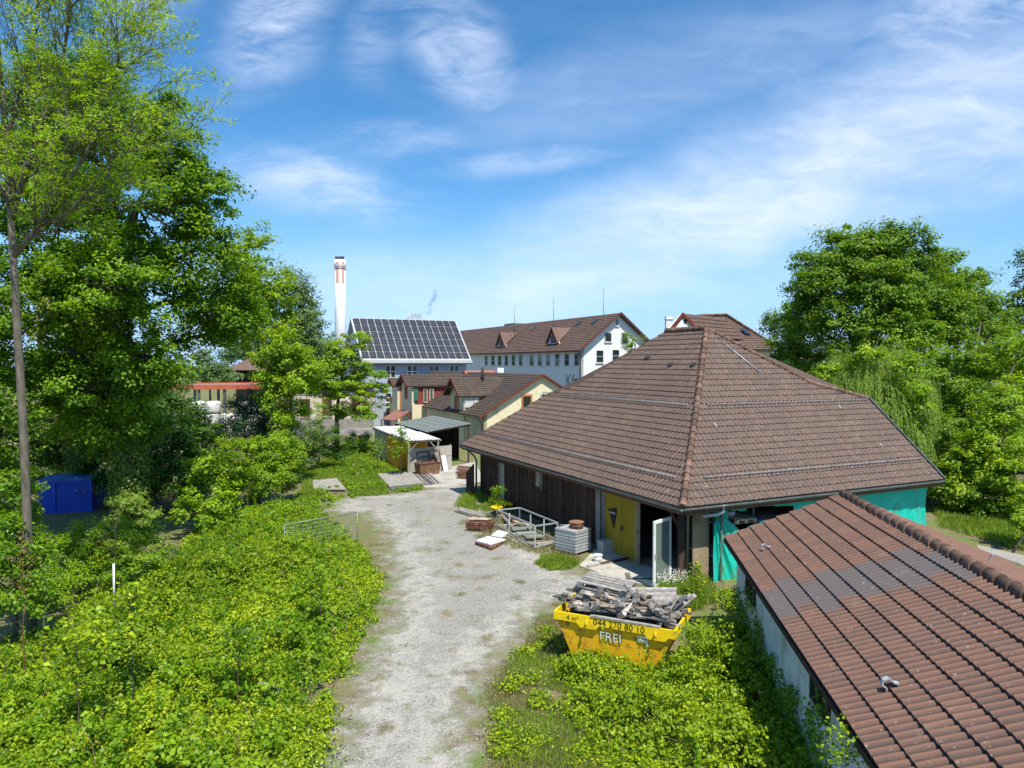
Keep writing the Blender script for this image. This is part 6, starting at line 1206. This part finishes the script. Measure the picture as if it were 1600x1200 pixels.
# ---- brambles, grass, weeds
def sample(poly, n, rg):
    a = np.array(poly); lo, hi = a.min(0), a.max(0); out = np.zeros((0, 2))
    while len(out) < n:
        q = rg.random((n*2, 2))*(hi-lo)+lo; out = np.concatenate([out, q[inpoly(q[:, 0], q[:, 1], poly)]])
    return out[:n]
def area(poly):
    a = np.array(poly); return abs(np.sum(a[:, 0]*np.roll(a[:, 1], -1)-a[:, 1]*np.roll(a[:, 0], -1)))/2
def bramble(name, label, poly, hmax, seed, dens=22, leaf=.07, edge=1.6, mat=None, soft=0.0, extra=None, avoid=None):
    rg = np.random.default_rng(seed); n = int(area(poly)*dens); q = sample(poly, n, rg); sd = sdist(q[:, 0], q[:, 1], poly); x, y = q.T
    nz = vnoise(x, y, 1.5, seed, 3); nb = vnoise(x, y, 4.5, seed+1, 2)
    keep = rg.random(n) < np.clip(sd/.9+(nz-.46)*3.0+.12, .0, 1); 
    for av in (avoid or []) if (avoid is not None and not isinstance(avoid[0][0], float)) else ([avoid] if avoid else []): keep &= sdist(x, y, av) < -.12
    q, sd, nz, nb = q[keep], sd[keep], nz[keep], nb[keep]; x, y = q.T
    n3 = vnoise(x, y, .7, seed+5, 2); h = hmax*np.clip(sd/edge, .08, 1)**.7*np.clip(.42+1.1*(nz-.45)+.7*(nb-.45)+1.0*(n3-.5), .06, 1.5)
    if extra is not None: h = extra(x, y, h)
    nc = len(q); sz = .17*np.exp(rg.normal(size=nc)*.4); zz = h*np.where(rg.random(nc) < .7, rg.uniform(.8, 1.1, nc), rg.uniform(.25, .9, nc))+rg.normal(size=nc)*.05
    per = 30; off = rg.normal(size=(nc, per, 3)); off /= np.linalg.norm(off, axis=2, keepdims=True); off *= rg.random((nc, per, 1))**.4; off[:, :, 2] *= .6
    P = np.stack([x, y, zz], 1)[:, None]+off*sz[:, None, None]; P[:, :, 2] = np.maximum(P[:, :, 2], .02+.05*rg.random((nc, per)))
    Nn = off*.7+[0, -.05, .62]+rg.normal(size=off.shape)*.5
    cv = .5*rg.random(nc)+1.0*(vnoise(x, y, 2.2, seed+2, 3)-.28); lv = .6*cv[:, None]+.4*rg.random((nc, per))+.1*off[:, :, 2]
    big = leaf*(.7+.6*rg.random((nc, per))); P = P.reshape(-1, 3)
    o = leaves(name, P, Nn.reshape(-1, 3), big.ravel(), big.ravel()*.82, mat or L_bramble, lv.ravel(), None, rg); tag(o, label, 'brambles', kind='stuff'); return q
BL = gp([(-60, 1330), (470, 1330), (485, 1200), (520, 1110), (550, 1030), (585, 965), (592, 915), (575, 870), (560, 850), (520, 812), (480, 800), (455, 785), (400, 800), (340, 815), (300, 835), (285, 860), (230, 900), (175, 925), (110, 955), (70, 990), (0, 1010), (-60, 1050)])
def exl(x, y, h): return h*np.clip(.65+.06*(y-12), .65, 1.25)
bramble('bramble_thicket', 'broad bright green bramble thicket filling the ground left of the track', BL, .85, 80, dens=70, leaf=.068, extra=exl, edge=2.6)
BRp = gp([(895, 1040), (905, 1022), (960, 1018), (1040, 1045), (1105, 1000), (1092, 930), (1130, 925), (1165, 925), (1300, 1130), (1400, 1330), (1010, 1330), (930, 1180), (890, 1120)])
def exr(x, y, h):
    w = (x-5.47)*FW.x+(y-18.1)*FW.y; return h*(1+.55*np.exp(-((w+.9)/.9)**2))
bramble('bramble_thicket', 'bright green bramble thicket between the yellow skip and the low white building', [p for p in BRp], 1.0, 81, dens=66, leaf=.066, extra=exr, edge=1.3, avoid=[tuple(KF(.2, -.2, 0).xy), tuple(KF(SL*.8, -.08, 0).xy), tuple(KF(SL-.3, .1, 0).xy), tuple(KF(SL+.1, SW+.1, 0).xy), tuple(KF(-.1, SW+.1, 0).xy)])
bramble('bramble_shoots', 'lighter leafy shoots mixed through the left brambles', BL, 1.0, 180, dens=9, leaf=.095, mat=L_light, edge=2.0)
bramble('bramble_shoots', 'darker leaved patches mixed through the left brambles', BL, .95, 181, dens=9, leaf=.06, mat=L_oak, edge=2.0)
# taller mixed weeds and bare stalks inside the brambles
def tallweeds(name, label, poly, n, hmin, hmax, seed, mat, leaf, sz=.16, per=46, stalk=False):
    rg = np.random.default_rng(seed); q = sample(poly, n, rg); q = q[sdist(q[:, 0], q[:, 1], poly) > .5]; P = []; Nn = []; lv = []
    for x, y in q:
        h = rg.uniform(hmin, hmax); k = int(per*h); z = h*rg.random(k)**.6; r = sz*(1.15-z/h)*rg.random(k)**.5; a = rg.random(k)*6.28; P.append(np.stack([x+np.cos(a)*r, y+np.sin(a)*r, z], 1)); Nn.append(np.stack([np.cos(a)*.6, np.sin(a)*.6, np.full(k, .6)], 1)+rg.normal(size=(k, 3))*.3); lv.append(rg.random()*.5+.5*rg.random(k))
    P = np.concatenate(P); tag(leaves(name, P, np.concatenate(Nn), leaf*(.7+.6*rg.random(len(P))), leaf*.5, mat, np.concatenate(lv), None, rg), label, 'weeds', kind='stuff'); return q
tallweeds('tall_weeds', 'taller blue green nettle like weeds scattered in the left brambles', BL, 150, .6, 1.25, 201, L_oak, .085)
tallweeds('tall_weeds', 'taller yellow green weeds scattered in the left brambles', BL, 120, .6, 1.2, 202, L_light, .075)
tallweeds('tall_weeds', 'taller weeds scattered in the brambles beside the skip', BRp, 70, .7, 1.25, 203, L_light, .07)
rg = np.random.default_rng(204); mbs = MB()
for (x, y) in np.concatenate([sample(BL, 170, rg), sample(BRp, 60, rg)]):
    h = rg.uniform(.5, 1.15); dx, dy = rg.normal(size=2)*.18; mbs.tube([(x, y, .05), (x+dx*.5, y+dy*.5, h*.7), (x+dx*1.6, y+dy*1.6, h)], [.006, .005, .003], 3, cap=False)
tag(mbs.build('dry_stalks', nmat('dry_stalk', [(.22, .13, .07), (.34, .25, .15)], 3, .9, 0)), 'thin brown dry stalks poking out of the brambles', 'stalks', kind='stuff')
Pq = [tuple(KF(.45, -.95, 0).xy), tuple(KF(SL+.3, -.95, 0).xy), tuple(KF(SL+1.5, .3, 0).xy), tuple(KF(SL+1.6, SW+.5, 0).xy), tuple(KF(SL+.15, SW+.3, 0).xy), tuple(KF(SL-.2, .0, 0).xy), tuple(KF(.6, -.03, 0).xy)]
rg = np.random.default_rng(206); q = sample(Pq, 760, rg); per = 42; off = rg.normal(size=(len(q), per, 3)); off /= np.linalg.norm(off, axis=2, keepdims=True); off *= rg.random((len(q), per, 1))**.5*.15; hz_ = (rg.uniform(.05, .5, len(q))*(1+.9*np.clip(((q[:, 0]-KF(SL-.2, 0, 0).x)/1.0), 0, 1)))[:, None]
P = np.concatenate([q, hz_], 1)[:, None]+off; P[:, :, 2] = np.maximum(P[:, :, 2], .03); Nn = off*4+[0, 0, .6]+rg.normal(size=off.shape)*.4
tag(leaves('bramble_fringe', P.reshape(-1, 3), Nn.reshape(-1, 3), .066, .052, L_bramble, (.5*rg.random((len(q), 1))+.5*rg.random((len(q), per))).ravel(), None, rg), 'brambles growing up against the front of the yellow skip', 'brambles', kind='stuff')
# creeping weeds climbing the near wall
rg = np.random.default_rng(90); n = 13000; a_ = rg.random(n)*9+.5; zz = rg.random(n)**1.3*2.0*(.35+vnoise(a_, a_*0, 1.1, 5)); k = vnoise(a_, zz, .6, 8) > .42; a_, zz = a_[k], zz[k]
P = np.array([tuple(FF(a, .3-.22*r, z)) for a, z, r in zip(a_, zz, rg.random(len(a_)))]); tag(leaves('wall_creeper', P, np.array([-.8, 0, .5])+rg.normal(size=P.shape)*.4, .07, .05, L_oak, rg.random(len(P)), None, rg), 'green creeper and tall weeds growing up the near white wall', 'creeper', kind='stuff')
def grass(name, label, poly, dens, h, seed, mat, wid=.008, avoid=(), nlo=.0, sc=1.4, soft=.4):
    rg = np.random.default_rng(seed); n = int(area(poly)*dens); q = sample(poly, n, rg); x, y = q.T; sd = sdist(x, y, poly); nz = vnoise(x, y, sc, seed, 3)
    k = (nz > nlo) & (rg.random(n) < np.clip(sd/soft, .05, 1))
    for av in avoid: k &= ~inpoly(x, y, av)
    q, nz = q[k], nz[k]; n = len(q); H_ = h*(.4+.8*rg.random(n))*(.5+nz); t = rg.normal(size=(n, 3))*.35+[0, 0, 1]; t /= np.linalg.norm(t, axis=1, keepdims=True)
    P = np.stack([q[:, 0], q[:, 1], H_*.48], 1); Nn = rg.normal(size=(n, 3)); Nn[:, 2] *= .3; Nn[:, 1] -= .4
    tag(leaves(name, P, Nn, H_, wid*(1+rg.random(n)), mat, .6*rg.random(n)+.4*nz, None, rg, fold=.2, tdir=t), label, 'grass', kind='stuff')
slabs = [gp([(490, 770), (487, 754), (527, 751), (541, 771)]), gp([(608, 769), (589, 744), (642, 741), (662, 763)])]
GRF = gp([(440, 800), (470, 770), (470, 745), (500, 720), (545, 690), (580, 690), (600, 715), (640, 738), (665, 765), (600, 775), (540, 782), (500, 800)])
grass('meadow_grass', 'rough grass around the flat panels before the sheds', GRF, 700, .30, 92, L_grass, .02, slabs, sc=1.6, nlo=.38)
bramble('meadow_weeds', 'leafy weeds growing through the grass before the sheds', GRF, .45, 192, dens=6, leaf=.10, mat=L_light, avoid=slabs)
grass('meadow_grass', 'grass and dry weeds on the verge right of the track', gp([(800, 1000), (850, 985), (905, 1010), (960, 1040), (1010, 1330), (770, 1330), (765, 1150), (765, 1090)]), 900, .17, 93, L_grass, .009, sc=.9, nlo=.44)
grass('dry_grass', 'dry straw coloured grass along both edges of the track', gp([(470, 1330), (500, 1150), (540, 1040), (590, 950), (600, 900), (600, 850), (575, 850), (575, 900), (560, 980), (520, 1060), (480, 1160), (440, 1330)]), 900, .13, 94, L_drygrass, .008, sc=.7, nlo=.4)
grass('dry_grass', 'dry grass mixed in the verge by the skip', gp([(840, 960), (870, 940), (905, 1010), (960, 1040), (1000, 1330), (750, 1330), (745, 1080), (800, 1010)]), 1500, .12, 95, L_drygrass, .007, sc=.8, nlo=.36)
grass('meadow_grass', 'sunny grass strip at the right edge beyond the low building', gp([(1455, 800), (1480, 790), (1560, 800), (1620, 830), (1700, 870), (1700, 893), (1530, 844), (1465, 825)]), 420, .32, 96, L_grass, .02, sc=2)
grass('meadow_grass', 'grass between path and shed at the right edge', gp([(1480, 852), (1600, 890), (1700, 930), (1700, 1000), (1500, 880)]), 300, .25, 97, L_grass, .02)
grass('weed_patch', 'rich green clover patch on the gravel before the ribbed crate', gp([(833, 882), (845, 874), (868, 869), (895, 874), (908, 882), (890, 892), (855, 893)]), 5200, .18, 98, L_grass, .022, nlo=0, sc=.5)
grass('meadow_grass', 'grass tufts at the end of the barn wall', gp([(705, 795), (720, 775), (760, 768), (800, 790), (790, 800), (740, 800)]), 500, .3, 99, L_grass, .016, sc=.8, nlo=.35)
grass('weed_patch', 'tall grass and white weeds at the foot of the glass door', gp([(1018, 935), (1030, 915), (1105, 905), (1130, 938), (1090, 960), (1050, 950)]), 1900, .38, 100, L_grass, .014, sc=.6)
grass('dry_grass', 'weeds between the boards and scrap along the barn wall', gp([(715, 815), (760, 800), (860, 835), (920, 880), (880, 880), (800, 860), (740, 845)]), 420, .2, 101, L_drygrass, .012, sc=.7, nlo=.4)
# low weed rosettes on the verges
rg = np.random.default_rng(102); vp = gp([(790, 1010), (850, 985), (905, 1020), (960, 1100), (960, 1330), (790, 1330), (765, 1150)]); vq = gp([(600, 900), (560, 980), (520, 1060), (470, 1330), (420, 1330), (500, 1060), (560, 930)])
Q = np.concatenate([sample(vp, 42, rg), sample(vq, 60, rg)]); per = 190; off = rg.normal(size=(len(Q), per, 3))*np.array([.17, .17, .05]); P = np.concatenate([Q, np.full((len(Q), 1), .08)], 1)[:, None]+off*rg.uniform(.5, 1.4, (len(Q), 1, 1)); P[:, :, 2] = np.abs(P[:, :, 2])+.02; P = P.reshape(-1, 3)
tag(leaves('low_weeds', P, rg.normal(size=P.shape)*.4+[0, 0, .9], .06, .048, L_bramble, rg.random(len(P)), None, rg), 'scattered low bramble shoots and weeds on the verges of the track', 'weeds', kind='stuff')
# weed tufts on the gravel
rg = np.random.default_rng(301); ctr = np.array(gp([(651, 862), (745, 886), (757, 905), (815, 912), (757, 978), (608, 1030), (760, 1000), (640, 1010), (690, 1100), (600, 1140), (720, 820), (700, 850), (655, 800), (835, 925), (620, 960)])+[tuple(v) for v in sample(YARD, 45, rg)])
per = 170; rad = rg.uniform(.08, .3, (len(ctr), 1, 1))*np.array([1, 1]); P2 = ctr[:, None]+rg.normal(size=(len(ctr), per, 2))*rad; P2 = P2.reshape(-1, 2); hh2 = rg.uniform(.02, .07, len(P2)); tt = rg.normal(size=(len(P2), 3))*.6+[0, 0, 1]; tt /= np.linalg.norm(tt, axis=1, keepdims=True)
tag(leaves('gravel_tufts', np.concatenate([P2, hh2[:, None]*.5+.02], 1), rg.normal(size=(len(P2), 3)), hh2, .009, L_drygrass, rg.random(len(P2))*.8, None, rg, tdir=tt), 'small dry weed tufts dotted over the gravel track', 'weeds', kind='stuff')
# white flowers by the door
n = 500; q = sample(gp([(1020, 925), (1035, 912), (1075, 910), (1075, 925), (1045, 930)]), n, rg); P = np.stack([q[:, 0], q[:, 1], .3+.2*rg.random(n)], 1)
M_flower = LM('white_petal', (.7, .7, .66), (.78, .78, .74), (.82, .82, .8), .2); tag(leaves('white_flowers', P, rg.normal(size=P.shape)*.4+[0, 0, 1], .035, .035, M_flower, rg.random(n), None, rg), 'tiny white flowers in the weeds at the foot of the glass door', 'flowers', kind='stuff')
# loose stones on the gravel
rg = np.random.default_rng(103); q = sample(YARD, 5200, rg); n = len(q); s = .012+.022*rg.random(n)**2
oct_ = np.array([(1, 0, 0), (-1, 0, 0), (0, 1, 0), (0, -1, 0), (0, 0, 1), (0, 0, -.5)]); fo = np.array([(0, 2, 4), (2, 1, 4), (1, 3, 4), (3, 0, 4), (2, 0, 5), (1, 2, 5), (3, 1, 5), (0, 3, 5)])
a = rg.random(n)*6.28; rot = np.stack([np.stack([np.cos(a), -np.sin(a), 0*a], 1), np.stack([np.sin(a), np.cos(a), 0*a], 1), np.stack([0*a, 0*a, 1+0*a], 1)], 1)
V_ = np.einsum('nij,kj->nki', rot, oct_)*s[:, None, None]*np.array([1, .8, .6])+np.concatenate([q, np.full((n, 1), .018)], 1)[:, None]; F_ = (fo[None]+6*np.arange(n)[:, None, None]).reshape(-1, 3)
tag(npmesh('loose_stones', V_.reshape(-1, 3), F_, nmat('stone_grey', [(.3, .29, .27), (.6, .58, .54)], 3, .9, 0, pv=.3), vattr={'pv': np.repeat(rg.random(n), 6)}), 'loose pale stones scattered over the gravel track', 'stones', kind='stuff')
